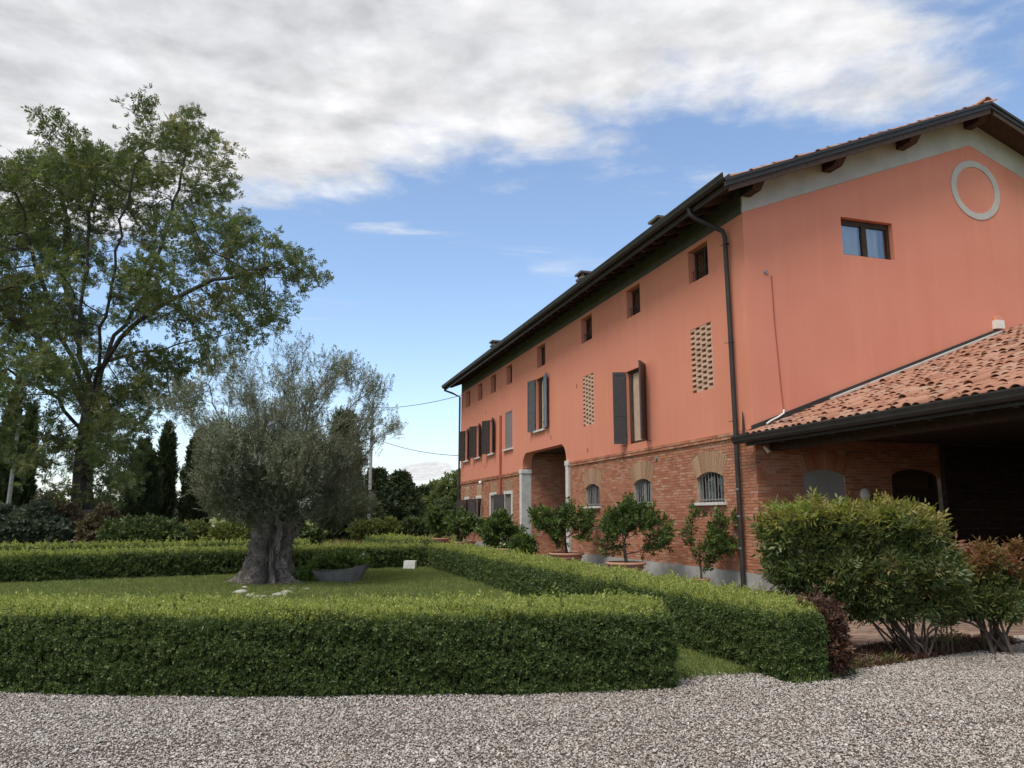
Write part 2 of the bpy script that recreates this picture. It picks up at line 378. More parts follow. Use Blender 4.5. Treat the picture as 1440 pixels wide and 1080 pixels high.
# ---- scattering through geometry nodes (leaves, grass blades, gravel: nobody could count them)
def euler_from_dir(D, spin=None):
    D = np.asarray(D, float); D = D / np.maximum(np.linalg.norm(D, axis=1, keepdims=True), 1e-9); n = len(D)
    if spin is None: spin = RNG.random(n) * 2 * PI
    up = np.where(np.abs(D[:, 2:3]) < .95, np.array([[0, 0, 1.]]), np.array([[1., 0, 0]]))
    X = np.cross(up, D); X /= np.linalg.norm(X, axis=1, keepdims=True); Y = np.cross(D, X)
    c, s = np.cos(spin)[:, None], np.sin(spin)[:, None]
    X, Y = X * c + Y * s, Y * c - X * s
    b = -np.arcsin(np.clip(X[:, 2], -1, 1)); a = np.arctan2(Y[:, 2], D[:, 2]); g = np.arctan2(X[:, 1], X[:, 0])
    return np.stack([a, b, g], 1)
GN = {}
def gn_group(sources):
    key = tuple(o.name for o in sources)
    if key in GN: return GN[key]
    g = bpy.data.node_groups.new('scatter', 'GeometryNodeTree')
    g.interface.new_socket('Geometry', in_out='INPUT', socket_type='NodeSocketGeometry'); g.interface.new_socket('Geometry', in_out='OUTPUT', socket_type='NodeSocketGeometry')
    N, L = g.nodes, g.links
    gi, go = N.new('NodeGroupInput'), N.new('NodeGroupOutput')
    jn = N.new('GeometryNodeJoinGeometry')
    for so in sources:
        oi = N.new('GeometryNodeObjectInfo'); oi.inputs['Object'].default_value = so; oi.inputs['As Instance'].default_value = False
        ti = N.new('GeometryNodeGeometryToInstance'); L.new(oi.outputs['Geometry'], ti.inputs[0]); L.new(ti.outputs[0], jn.inputs[0])
    ip = N.new('GeometryNodeInstanceOnPoints'); ip.inputs['Pick Instance'].default_value = True
    L.new(gi.outputs[0], ip.inputs['Points']); L.new(jn.outputs[0], ip.inputs['Instance'])
    def att(nm, ty):
        a = N.new('GeometryNodeInputNamedAttribute'); a.data_type = ty; a.inputs['Name'].default_value = nm; return a.outputs['Attribute']
    er = N.new('FunctionNodeEulerToRotation'); L.new(att('rot', 'FLOAT_VECTOR'), er.inputs[0]); L.new(er.outputs[0], ip.inputs['Rotation'])
    L.new(att('scl', 'FLOAT'), ip.inputs['Scale']); L.new(att('idx', 'INT'), ip.inputs['Instance Index'])
    L.new(ip.outputs[0], go.inputs[0]); GN[key] = g; return g
def scatter(name, P, R, S, sources, parent=None):
    P = np.asarray(P, float); n = len(P); org = np.array(LOC[parent]) if parent is not None else np.zeros(3)
    me = bpy.data.meshes.new(name); me.vertices.add(n); me.vertices.foreach_set('co', (P - org).astype(np.float32).ravel())
    a = me.attributes.new('rot', 'FLOAT_VECTOR', 'POINT'); a.data.foreach_set('vector', np.asarray(R, np.float32).ravel())
    a = me.attributes.new('scl', 'FLOAT', 'POINT'); a.data.foreach_set('value', np.broadcast_to(np.asarray(S, np.float32), (n,)).copy())
    a = me.attributes.new('idx', 'INT', 'POINT'); a.data.foreach_set('value', RNG.integers(0, len(sources), n).astype(np.int32))
    me.update(); o = link(name, me, parent); o['kind'] = 'stuff'
    md = o.modifiers.new('scatter', 'NODES'); md.node_group = gn_group(sources); return o
def source(name, V, F, mat, smooth=True):
    me = bpy.data.meshes.new(name); me.from_pydata([tuple(v) for v in V], [], F); me.materials.append(mat)
    if smooth: me.polygons.foreach_set('use_smooth', [True] * len(me.polygons))
    me.update(); return bpy.data.objects.new(name, me)          # kept out of the scene: only its shape is scattered
def add_leaf(V, F, base, d, nrm, ln, wd, bend=.15):
    base, d, nrm = Vector(base), Vector(d).normalized(), Vector(nrm)
    nrm = (nrm - d * nrm.dot(d)); nrm = nrm.normalized() if nrm.length > 1e-6 else d.orthogonal().normalized()
    s = d.cross(nrm); n = len(V)
    V += [base, base + d * ln * .45 + s * wd / 2 + nrm * ln * bend * .3, base + d * ln * .45 - s * wd / 2 + nrm * ln * bend * .3, base + d * ln - nrm * ln * bend * .5]
    V.append(base + d * ln * .5 - nrm * wd * .12)
    F += [(n, n + 1, n + 4), (n, n + 4, n + 2), (n + 1, n + 3, n + 4), (n + 4, n + 3, n + 2)]
def sprig(name, mat, rng, length, nleaf, ll, lw, spread=.9, stem=.0, jitter=.25, upnrm=True, pair=False):
    """a twig along +Z with leaves along it"""
    V, F = [], []
    for i in range(nleaf):
        k = (i + .5) / nleaf; a = (i * 2.4 + rng.random() * jitter * 6) if not pair else ((i % 2) * PI + rng.normal(0, .25))
        d = Vector((math.cos(a) * spread, math.sin(a) * spread, .55 + .5 * k + rng.normal(0, jitter)))
        sc = (1 - .35 * abs(k - .45)) * (.8 + .4 * rng.random())
        nr = Vector((rng.normal(0, .4), rng.normal(0, .4), 1)) if upnrm else Vector((rng.normal(), rng.normal(), rng.normal()))
        add_leaf(V, F, (math.cos(a) * .004, math.sin(a) * .004, length * k), d, nr, ll * sc, lw * sc)
    add_leaf(V, F, (0, 0, length * .92), (rng.normal(0, .2), rng.normal(0, .2), 1), (rng.normal(), rng.normal(), .2), ll, lw)
    if stem:
        n = len(V)
        for z, r in ((-.15 * length, stem), (length, stem * .4)):
            for j in range(3): aa = j * 2.094; V.append(Vector((math.cos(aa) * r, math.sin(aa) * r, z)))
        F += [(n, n + 1, n + 4, n + 3), (n + 1, n + 2, n + 5, n + 4), (n + 2, n, n + 3, n + 5)]
    return source(name, V, F, mat)
def inpoly(P, poly):
    x, y = P[:, 0], P[:, 1]; r = np.zeros(len(P), bool); n = len(poly)
    for i in range(n):
        x1, y1 = poly[i]; x2, y2 = poly[(i + 1) % n]
        c = ((y1 > y) != (y2 > y)) & (x < (x2 - x1) * (y - y1) / (y2 - y1 + 1e-12) + x1); r ^= c
    return r
def sheet(name, poly, z, mat, sub=None):
    return props(MB().poly([(x, y, z) for x, y in poly]).build(name, mat), kind='structure')

# ================================================================== GROUND
D_EXT = 3000
props(MB().quad((-D_EXT, -D_EXT, -.03), (D_EXT, -D_EXT, -.03), (D_EXT, D_EXT, -.03), (-D_EXT, D_EXT, -.03)).build('meadow', M_meadow), kind='structure')
HF = [(-7.5, 10.55), (-4.6, 9.5), (-2.33, 8.62), (-.15, 7.72), (1.9, 7.2), (3.73, 6.87)]        # foot of the front hedge
GRAVEL = [(-9, 11)] + HF + [(4.05, 7.30), (4.45, 7.42), (4.93, 7.31), (5.0, 6.75), (5.75, 6.85), (5.78, 7.05), (6.75, 7.29), (9.33, 7.87), (12, 8.4), (16, 9.2), (16, -9), (-14, -9), (-14, 11)]
sheet('gravel_yard', GRAVEL, -.012, M_gravelbase)
sheet('gravel_path', [(5.9, 9.2), (10.2, 9.2), (10.2, 46), (5.2, 46), (5.2, 26.2), (5.9, 26)], -.016, M_gravelbase)
LAWN = HF[::-1] + [(-7.5, 21.3), (-6.1, 21.83), (5.1, 25.0), (5.1, 6.9), (5.0, 7.2), (4.93, 7.31), (4.45, 7.42), (4.05, 7.30)]
sheet('lawn', LAWN, -.004, M_lawn)
BED = [(5.5, 6.9), (5.78, 7.05), (6.75, 7.29), (9.33, 7.87), (9.45, 8.3), (8.7, 8.55), (7.6, 8.3), (6.7, 8.1), (5.9, 8.0), (5.5, 7.6)]
sheet('soil_bed', BED, .004, M_soil)
# paved court under and before the portico, laid brick by brick
pave = sheet('paved_court', [(5.95, 7.7), (9.2, 8.25), (16, 9.3), (18.4, 9.8), (18.4, 14.6), (5.95, 14.6)], -.008, M_mortar)
pv = []
for j in range(60):
    y = 7.9 + j * .115
    for i in range(50):
        x = 6.0 + i * .25 + (j % 2) * .125
        if y < 7.75 + (x - 5.95) * .165 or y > 14.45 or x > 18.1: continue
        if inpoly(np.array([[x + .12, y + .05]]), BED)[0]: continue
        dz = random.uniform(-.004, .004)
        pv.append((x, x + .24, y, y + .106, -.03, .004 + dz))
def near(b): return math.hypot((b[0] + b[1]) / 2, (b[2] + b[3]) / 2) + (50 if (b[0] + b[1]) / 2 > 1.25 * (b[2] + b[3]) / 2 else 0)
pv.sort(key=near)
for b in pv[:290]: piece('paving_brick', b, M_pave, pave)
boxes_mesh('paving_bricks', pv[290:], M_pave, pave)['kind'] = 'stuff'
kb = MB()
for i in range(1): kb.prism([(9.3, 7.93, -.03), (14.5, 8.87, -.03), (14.5, 9.02, -.03), (9.3, 8.13, -.03)], (0, 0, .06))
props(kb.build('kerb', M_concrete), kind='structure')

# ------------------------------------------------------------------ gravel
def pebble(seed):
    import bmesh
    r = np.random.default_rng(seed); bm = bmesh.new(); bmesh.ops.create_icosphere(bm, subdivisions=1, radius=1)
    sx_, sy2, szz = 1, r.uniform(.6, .9), r.uniform(.4, .65)
    V = []
    for v in bm.verts:
        k = 1 + r.normal(0, .11); V.append((v.co.x * sx_ * k, v.co.y * sy2 * k, v.co.z * szz * k))
    F = [tuple(v.index for v in f.verts) for f in bm.faces]; bm.free()
    return source('pebble', V, F, M_stone, smooth=False)
PEB = [pebble(i) for i in range(7)]
def camdist(P): return P[:, 0] * SY + P[:, 1] * CY
def incam(P, mg=.12):
    F = camdist(P); r = P[:, 0] * CY - P[:, 1] * SY
    return (F > 4.4) & (np.abs(r / np.maximum(F, .1)) < .70 + mg)
N = 580000
P = np.stack([RNG.uniform(-6, 11, N), RNG.uniform(2.5, 11, N)], 1)
P = P + RNG.normal(0, .03, P.shape)
trk = np.minimum(np.abs(P[:, 1] - (4.9 - .22 * P[:, 0] + .25 * np.sin(P[:, 0] * .5))), np.abs(P[:, 1] - (6.2 - .22 * P[:, 0] + .25 * np.sin(P[:, 0] * .5))))
P = P[inpoly(P, GRAVEL) & incam(P) & (RNG.random(len(P)) > .30 * np.exp(-(trk / .16) ** 2))]
sz = .0069 * np.exp(RNG.normal(0, .33, len(P)))
und = .006 * np.sin(P[:, 0] * 2.1 + 1.3 * np.sin(P[:, 1] * 1.7)) * np.sin(P[:, 1] * 2.6 + P[:, 0] * .7)
P3 = np.column_stack([P, -.006 + und + RNG.uniform(0, .010, len(P))])
D = np.column_stack([RNG.normal(0, .35, len(P)), RNG.normal(0, .35, len(P)), np.ones(len(P))])
props(scatter('gravel', P3, euler_from_dir(D), sz, PEB), 'loose pale pebble gravel covering the yard', 'gravel')

# ================================================================== PLANT TOOLS
rg = np.random.default_rng(3)
def chains_mesh(mb, nodes, par, rad, n=6, minr=0.0):
    k = len(nodes); ch = [[] for _ in range(k)]
    for i, p in enumerate(par):
        if p >= 0: ch[p].append(i)
    stack = [(0, None)]
    while stack:
        st, prev = stack.pop()
        pts = [nodes[prev]] if prev is not None else []; rr = [rad[st]] if prev is not None else []
        i = st
        while True:
            pts.append(nodes[i]); rr.append(rad[i])
            if not ch[i]: break
            main = max(ch[i], key=lambda c: rad[c])
            for c in ch[i]:
                if c != main and rad[c] > minr: stack.append((c, i))
            i = main
            if rad[i] <= minr: break
        if len(pts) > 1: mb.tube(pts, rr, n if rr[0] > .03 else 4, cap=False)
    return mb
def colonize(trunk, att, step, di, dk, iters=90, tip=.012, expo=2.2, trunk_r=None, grav=0, limbs=()):
    nodes = [np.array(p, float) for p in trunk]; par = [i - 1 for i in range(len(trunk))]
    for st, pts_ in limbs:
        last = st if st >= 0 else len(nodes) + st
        for p in pts_: nodes.append(np.array(p, float)); par.append(last); last = len(nodes) - 1
    A = np.array(att, float); alive = np.ones(len(A), bool)
    best = np.full(len(A), 1e9); bi = np.zeros(len(A), int)
    def upd(i0):
        nonlocal best, bi
        NN = np.array(nodes[i0:]); d = np.linalg.norm(A[:, None, :] - NN[None], axis=2)
        j = d.argmin(1); dm = d[np.arange(len(A)), j]; m = dm < best; best[m] = dm[m]; bi[m] = j[m] + i0
    upd(0)
    for it in range(iters):
        alive &= best > dk
        act = alive & (best < di)
        if not act.any():
            if not alive.any(): break
            act = alive & (best < best[alive].min() * 1.15)
        i0 = len(nodes); vec = {}
        dirs = A - np.array(nodes)[bi]; dirs /= np.linalg.norm(dirs, axis=1, keepdims=True)
        for q in np.nonzero(act)[0]: vec.setdefault(bi[q], []).append(dirs[q])
        for b, ds in vec.items():
            d = np.mean(ds, 0); d += rg.normal(0, .12, 3); d[2] += grav
            nl = np.linalg.norm(d)
            if nl < 1e-3: continue
            nodes.append(nodes[b] + d / nl * step); par.append(b)
        if len(nodes) == i0 or len(nodes) > 14000: break
        upd(i0)
    nodes = np.array(nodes); k = len(nodes); acc = np.zeros(k); kids = np.zeros(k, int)
    for i in range(k - 1, 0, -1):
        if acc[i] == 0: acc[i] = tip ** expo
        acc[par[i]] += acc[i]; kids[par[i]] += 1
    rad = acc ** (1 / expo); rad[0] = max(rad[0], rad[1])
    if trunk_r:
        for i, r in enumerate(trunk_r): rad[i] = r
        s = .9 * trunk_r[-1] / max(acc[len(trunk_r) - 1] ** (1 / expo), 1e-6)
        rest = np.arange(len(trunk_r), k); f = np.clip((rad[rest] / trunk_r[-1]), 0, 1)
        rad[rest] = np.minimum(rad[rest] * (1 + (min(s, 1.15) - 1) * np.clip(rad[rest] / .06, 0, 1)), trunk_r[-1] * .62)
    return nodes, par, rad, kids
def blob_points(blobs, n, shell=.0):
    """random points in a list of (centre, rx, ry, rz)"""
    wts = np.array([b[1] * b[2] * b[3] for b in blobs]) ** .62; wts /= wts.sum(); pick = rg.choice(len(blobs), n, p=wts)
    d = rg.normal(size=(n, 3)); d /= np.linalg.norm(d, axis=1, keepdims=True); r = (shell + (1 - shell) * rg.random(n) ** .5)[:, None]
    C = np.array([tuple(b[0]) for b in blobs])[pick]; Rr = np.array([b[1:4] for b in blobs])[pick]
    return C + d * r * Rr
def twig_leaves(nodes, par, rad, maxr, per, spreadr, sc, centre, up=.35):
    idx = np.nonzero(rad < maxr)[0]; idx = np.repeat(idx, per); n = len(idx)
    P = nodes[idx] + rg.normal(0, spreadr, (n, 3))
    D = (P - np.array(centre)); D /= np.linalg.norm(D, axis=1, keepdims=True) + 1e-6
    D = D * .6 + rg.normal(0, .6, (n, 3)); D[:, 2] += up
    return P, euler_from_dir(D), sc * np.exp(rg.normal(0, .25, n))

# ---- hedges
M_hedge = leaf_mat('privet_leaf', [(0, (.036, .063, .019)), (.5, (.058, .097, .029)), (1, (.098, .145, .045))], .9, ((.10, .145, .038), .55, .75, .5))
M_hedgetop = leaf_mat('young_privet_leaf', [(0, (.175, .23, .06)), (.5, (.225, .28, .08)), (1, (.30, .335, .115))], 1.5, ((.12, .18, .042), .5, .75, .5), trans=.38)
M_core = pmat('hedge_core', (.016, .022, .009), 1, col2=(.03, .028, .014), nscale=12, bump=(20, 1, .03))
HSP = [sprig('hedge_sprig', M_hedge, rg, .045, 8, .022, .013, 1.1, .0012) for _ in range(4)]
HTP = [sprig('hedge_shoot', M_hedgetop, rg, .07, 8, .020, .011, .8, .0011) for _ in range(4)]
def hedge(name, label, line, width, height, dens, sc=1.0, shoots=1.0, group=None, back=True, dfall=None, topmix=.55):
    L = [Vector((*p, 0)) for p in line]; wid = width if hasattr(width, '__len__') else [width] * len(L); width = max(wid)
    nr = []
    for i in range(len(L)):
        d = (L[min(i + 1, len(L) - 1)] - L[max(i - 1, 0)]).normalized(); nr.append(Vector((-d.y, d.x, 0)) * (wid[i] / width))
    root = thing(name, (L[0] + L[-1]) / 2, label, 'hedge', group)
    # rough core that stops the view through
    mb = MB(); ins = .055 * sc
    for i in range(len(L) - 1):
        a0, a1 = L[i] + nr[i] * ins, L[i + 1] + nr[i + 1] * ins; b0, b1 = L[i] + nr[i] * (width - ins), L[i + 1] + nr[i + 1] * (width - ins)
        t = Vector((0, 0, height - ins))
        if i == 0: d = (L[1] - L[0]).normalized() * ins; a0 += d; b0 += d
        if i == len(L) - 2: d = (L[-1] - L[-2]).normalized() * ins; a1 -= d; b1 -= d
        mb.quad(a0, a1, a1 + t, a0 + t).quad(b1, b0, b0 + t, b1 + t).quad(a0 + t, a1 + t, b1 + t, b0 + t)
        if i == 0: mb.quad(b0, a0, a0 + t, b0 + t)
        if i == len(L) - 2: mb.quad(a1, b1, b1 + t, a1 + t)
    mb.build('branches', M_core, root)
    seg = [(L[i + 1] - L[i]).length for i in range(len(L) - 1)]; tot = sum(seg); cum = np.concatenate([[0], np.cumsum(seg)])
    LA = np.array([tuple(p) for p in L]); NA = np.array([tuple(p) for p in nr])
    def at(s): return np.stack([np.interp(s, cum, LA[:, k]) for k in range(3)], 1), np.stack([np.interp(s, cum, NA[:, k]) for k in range(3)], 1)
    def wob(s, q): return .018 * np.sin(s * 3.1 + q * 2) + .014 * np.sin(s * 7.3 + q * 5.1 + 1) + .012 * np.sin(q * 9 + s * 1.3)
    Ps, Ds, top = [], [], []
    def faces(kind, area):
        n = int(area * dens); 
        if kind == 'top':
            s = rg.random(n) * tot; q = rg.random(n) * width; p, m = at(s); p = p + m * q[:, None]
            p[:, 2] = height + wob(s, q * 3) + rg.normal(0, .012, n) - .05 * np.exp(-np.minimum(q, width - q) / .05)
            d = np.tile([0, 0, 1.], (n, 1)) + rg.normal(0, .45, (n, 3))
        elif kind in ('front', 'rear'):
            s = rg.random(n) * tot; h = rg.random(n) ** .95 * height; p, m = at(s); sg = -1 if kind == 'front' else 1
            off = (wob(s, h * 3) + rg.normal(0, .014, n) - .05 * np.exp(-(height - h) / .05)); base = 0 if kind == 'front' else width
            p = p + m * (base + sg * off)[:, None]; p[:, 2] = h
            d = m * sg + rg.normal(0, .5, (n, 3)); d[:, 2] += .35
        else:
            q = rg.random(n) * width; h = rg.random(n) * height; e = 0 if kind == 'start' else -1
            p = np.tile(LA[e], (n, 1)) + NA[e] * q[:, None]; t = (LA[1] - LA[0]) if e == 0 else (LA[-2] - LA[-1]); t = -t / np.linalg.norm(t)
            p = p + t * (wob(q * 2, h * 3) + rg.normal(0, .014, n))[:, None]; p[:, 2] = h
            d = np.tile(t, (n, 1)) + rg.normal(0, .5, (n, 3)); d[:, 2] += .3
        if dfall is not None:
            keep = rg.random(n) < np.clip((dfall / np.maximum(camdist(p), 1)) ** 1.5, .12, 1); p, d = p[keep], d[keep]
        return p, d
    for kd, ar in (('front', tot * height), ('rear', tot * height * (1 if back else .3)), ('start', width * height), ('end', width * height)):
        p, d = faces(kd, ar); Ps.append(p); Ds.append(d)
    P = np.concatenate(Ps); Dd = np.concatenate(Ds)
    pt, dt = faces('top', tot * width); mk = rg.random(len(pt)) > topmix
    P = np.concatenate([P, pt[mk]]); Dd = np.concatenate([Dd, dt[mk]])
    def s_of(p):
        s = sc * np.exp(rg.normal(0, .22, len(p)))
        if dfall is not None: s = s * np.clip((camdist(p) / dfall) ** .55, 1, 1.7)
        return s
    scatter('foliage', P, euler_from_dir(Dd), s_of(P), HSP, root)
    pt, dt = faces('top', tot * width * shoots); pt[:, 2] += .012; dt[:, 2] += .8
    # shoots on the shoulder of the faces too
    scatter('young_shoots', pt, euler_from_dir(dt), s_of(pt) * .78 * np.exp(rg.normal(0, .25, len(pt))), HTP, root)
    return root
hedge('clipped_hedge', 'low clipped hedge along the gravel edge, its top pale with new shoots', HF, 1.0, .665, 2900, 1.0, .95, dfall=8.5)
hedge('clipped_hedge', 'long clipped hedge running parallel to the house front beside the potted lemon trees', [(5.0, 25.4), (5.0, 20), (5.0, 14), (5.0, 9), (5.0, 7.9), (4.97, 6.8)], [.95, .95, .95, .95, .92, .42], .60, 3000, 1.0, .9, dfall=8.5)
hedge('clipped_hedge', 'clipped hedge closing the far side of the lawn behind the old olive tree', [(-13.5, 19.7), (-9, 21.0), (-6.1, 21.83), (-.5, 23.4), (4.9, 24.95)], .75, .62, 3400, 1.0, .8, dfall=8.0)
hedge('clipped_hedge', 'narrow clipped hedge beyond the lawn at the foot of the tall tree', [(-15.5, 24.2), (-9, 26.0), (-2, 27.9), (1.5, 28.9)], .6, .66, 2800, 1.1, .8, dfall=8.0)

# ================================================================== FARMHOUSE
FX, GY, FARY = 10.2, 14.64, 42.4           # house front plane, near gable plane, far gable plane
RX, RZ, RS = 17.3, 12.12, .40              # ridge, roof slope
BX = 2 * RX - FX                           # rear wall plane
def rz(x): return RZ - RS * abs(RX - x)    # top of the roof boarding
house = thing('farmhouse', (RX, (GY + FARY) / 2, 0), 'long salmon farmhouse with brick ground floor, dark eaves and gable end', 'house')

def grid_faces(mb, u0, u1, v0, v1, holes, P):
    us = sorted({u0, u1, *[h[0] for h in holes], *[h[1] for h in holes]}); vs = sorted({v0, v1, *[h[2] for h in holes], *[h[3] for h in holes]})
    us = [u for u in us if u0 <= u <= u1]; vs = [v for v in vs if v0 <= v <= v1]
    for i in range(len(us) - 1):
        for j in range(len(vs) - 1):
            a, b, c, d = us[i], us[i + 1], vs[j], vs[j + 1]; m, n = (a + b) / 2, (c + d) / 2
            if any(h[0] < m < h[1] and h[2] < n < h[3] for h in holes): continue
            mb.quad(P(a, c, 0), P(b, c, 0), P(b, d, 0), P(a, d, 0))
def reveal(mb, h, P, depth, bottom=True, top=True):
    a, b, c, d = h
    mb.quad(P(a, c, 0), P(a, d, 0), P(a, d, depth), P(a, c, depth)); mb.quad(P(b, d, 0), P(b, c, 0), P(b, c, depth), P(b, d, depth))
    if bottom: mb.quad(P(b, c, 0), P(a, c, 0), P(a, c, depth), P(b, c, depth))
    if top: mb.quad(P(a, d, 0), P(b, d, 0), P(b, d, depth), P(a, d, depth))

# ---- opening lists on the house front (y0, y1, z0, z1)
ATTIC = [(16.15, 17.1), (19.9, 20.8), (23.5, 24.45), (28.2, 29.2), (32.65, 33.5), (35.3, 36.2), (37.8, 38.7), (40.35, 41.3)]
ATTIC = [(a, b, 7.58, 8.46) for a, b in ATTIC]
SCREENS = [(16.12, 17.14, 4.70, 6.36), (23.43, 24.40, 4.66, 6.39)]
DOORW = (19.72, 20.95, 3.74, 5.95)
TALLW = (28.33, 29.35, 5.05, 7.15)
UPW = [(35.6, 36.3, 4.65, 6.3), (38.1, 38.85, 4.65, 6.3), (40.5, 41.3, 4.65, 6.3)]
CLOSEDW = (32.6, 33.7, 4.65, 6.33)
PORT = (26.05, 31.15, 0.0, 4.25)
ARCHW = [(15.95, 17.15), (19.57, 20.7), (23.2, 24.35)]; AZ0, AZ1 = 1.95, 2.68
LOWW = [(32.75, 33.75, .1, 2.62), (35.3, 36.15, .1, 2.62), (37.95, 38.8, 1.0, 2.52), (40.5, 41.3, 1.0, 2.52)]
BZ = 3.54
Pu = lambda u, v, d: (FX - .03 + d, u, v)           # stucco face, 3 cm proud of the mortar
Pb = lambda u, v, d: (FX + d, u, v)
up_holes = ATTIC + SCREENS + [DOORW, TALLW] + UPW + [CLOSEDW] + [PORT]
mb = MB(); grid_faces(mb, GY - .03, FARY, BZ, 8.58, up_holes, Pu)
for h in ATTIC + UPW + [CLOSEDW, TALLW, DOORW]: reveal(mb, h, Pu, .30)
for h in SCREENS: reveal(mb, h, Pu, .30)
mb.quad(Pu(GY - .03, BZ, 0), Pu(PORT[0], BZ, 0), Pb(PORT[0], BZ, 0), Pb(GY - .03, BZ, 0))
# rounded upper corners of the carriage arch
def corner_fill(mb, y, sgn, r, rv, z1, depth):
    pts = []
    for i in range(9): a = PI / 2 * i / 8; pts.append((y + sgn * r * (1 - math.cos(a)), z1 - rv + rv * math.sin(a)))
    for (ya, za), (yb, zb) in zip(pts, pts[1:]):
        mb.quad(Pu(ya, za, 0), Pu(yb, zb, 0), Pu(yb, z1, 0), Pu(ya, z1, 0)); mb.quad(Pu(ya, za, 0), Pu(yb, zb, 0), Pu(yb, zb, depth), Pu(ya, za, depth))
corner_fill(mb, PORT[0], 1, .55, .62, 4.25, .4); corner_fill(mb, PORT[1], -1, .55, .62, 4.25, .4)
mb.quad(Pu(PORT[0] + .5, 4.25, 0), Pu(PORT[1] - .5, 4.25, 0), Pu(PORT[1] - .5, 4.25, .4), Pu(PORT[0] + .5, 4.25, .4))
front = mb.build('stucco_wall', M_stucco, house)
# band under the eaves, their shadow painted in as a dark olive grey
MB().box(FX - .022, FX + .05, GY - .022, FARY, 8.58, rz(FX) - .02).build('frieze', pmat('shaded_olive_grey', (.105, .098, .085), .85, col2=(.085, .08, .07), nscale=3), house)
# mortar bed of the brick storey
afill = []; lowh = [(a, b, AZ0, AZ1) for a, b in ARCHW] + LOWW + [PORT]
mb = MB(); grid_faces(mb, GY, PORT[0], 0, BZ, lowh, Pb); mb_far = MB(); grid_faces(mb_far, PORT[1], FARY, 0, BZ, lowh, Pb)
for h in [(a, b, AZ0, AZ1) for a, b in ARCHW]: reveal(mb, h, Pb, .28)
for h in LOWW: reveal(mb_far, h, Pb, .28)
def arch_geo(a, b):
    wd = (b - a) / 2; rise = .14; R = (wd * wd + rise * rise) / (2 * rise); return (a + b) / 2, wd, R, AZ1 - R
def arch_pts(a, b, n=12):
    c, wd, R, cz = arch_geo(a, b); t = math.asin(wd / R)
    return [(c + R * math.sin(-t + 2 * t * i / n), cz + R * math.cos(-t + 2 * t * i / n)) for i in range(n + 1)]
for a, b in ARCHW:
    pts = arch_pts(a, b); af = MB(); afill.append(af)
    for (ya, za), (yb, zb) in zip(pts, pts[1:]):
        af.quad(Pb(ya, za, -.01), Pb(yb, zb, -.01), Pb(yb, AZ1 + .001, -.01), Pb(ya, AZ1 + .001, -.01)); af.quad(Pb(ya, za, -.01), Pb(yb, zb, -.01), Pb(yb, zb, .28), Pb(ya, za, .28))
brickw = mb.build('brick_wall', M_mortar, house)
mb_far.build('brick_wall', M_mortar, house)
for af in afill: af.build('arch_soffit', M_mortar, brickw)
# bricks of the house front
def spans_out(z, lo, hi, excl):
    iv = [(lo, hi)]
    for f in excl:
        r = f(z)
        if not r: continue
        nv = []
        for a, b in iv:
            if r[1] <= a or r[0] >= b: nv.append((a, b)); continue
            if r[0] > a: nv.append((a, r[0]))
            if r[1] < b: nv.append((r[1], b))
        iv = nv
    return iv
def ex_rect(a, b, c, d): return lambda z: (a, b) if c - .02 < z < d + .02 else None
VH = .52
def ex_arch(a, b):
    c, wd, R, cz = arch_geo(a, b); t = math.asin(wd / R)
    def f(z):
        if AZ0 - .07 < z < cz + R * math.cos(t): return (a, b)
        if z <= cz or z > cz + R + VH or z < AZ0: return None
        h = math.tan(t) * (z - cz); o = (R + VH) ** 2 - (z - cz) ** 2
        if o <= 0: return None
        h = min(h, math.sqrt(o)); return (c - h, c + h) if h > .03 else None
    return f
def lay(lo, hi, z0, z1, excl, ch=.072, bl=.255):
    res = []; n = int(round((z1 - z0) / ch)); ch = (z1 - z0) / n
    for j in range(n):
        z = z0 + j * ch; iv = spans_out(z + ch / 2, lo, hi, excl); off = (j % 2) * bl / 2 + random.uniform(-.015, .015)
        for a, b in iv:
            k = math.floor((a - lo - off) / bl)
            while True:
                s, e = lo + off + k * bl, lo + off + (k + 1) * bl; k += 1
                if s >= b: break
                s2, e2 = max(s, a), min(e, b)
                if e2 - s2 < .03: continue
                g = .0065
                res.append((s2 + g, e2 - g, z + g, z + ch - g))
    return res
excl = [ex_arch(a, b) for a, b in ARCHW] + [ex_rect(PORT[0] - .3, PORT[1] + .32, 0, 5)]
for a, b, c, d in LOWW: excl += [ex_rect(a - .14, b + .14, c, d + .02), ex_rect(a - .05, b + .05, d, 3.22)]
fb = [(FX - random.uniform(.010, .017), FX + .03, a, b, c, d) for a, b, c, d in lay(GY + .004, FARY, .39, 3.385, excl)]
cor = []                                     # projecting string course below the stucco
for j in range(2):
    for k in range(112):
        y = GY - .03 + k * .255 + (j % 2) * .127
        if PORT[0] - .32 < y + .25 and y < PORT[1] + .34 or y > FARY - .25: continue
        cor.append((FX - .05 - .012 * j - random.uniform(0, .006), FX + .02, y + .004, y + .251, 3.39 + j * .073, 3.457 + j * .073))
fb.sort(key=lambda b: b[2] + (0 if b[5] > .9 else 6))
for b in fb[:210]: piece('brick', b, M_brick, brickw)
boxes_mesh('bricks', fb[210:], M_brick, brickw)['kind'] = 'stuff'
for b in cor[:24]: piece('string_course_brick', b, M_brick, brickw)
boxes_mesh('string_course_bricks', cor[24:], M_brick, brickw)['kind'] = 'stuff'
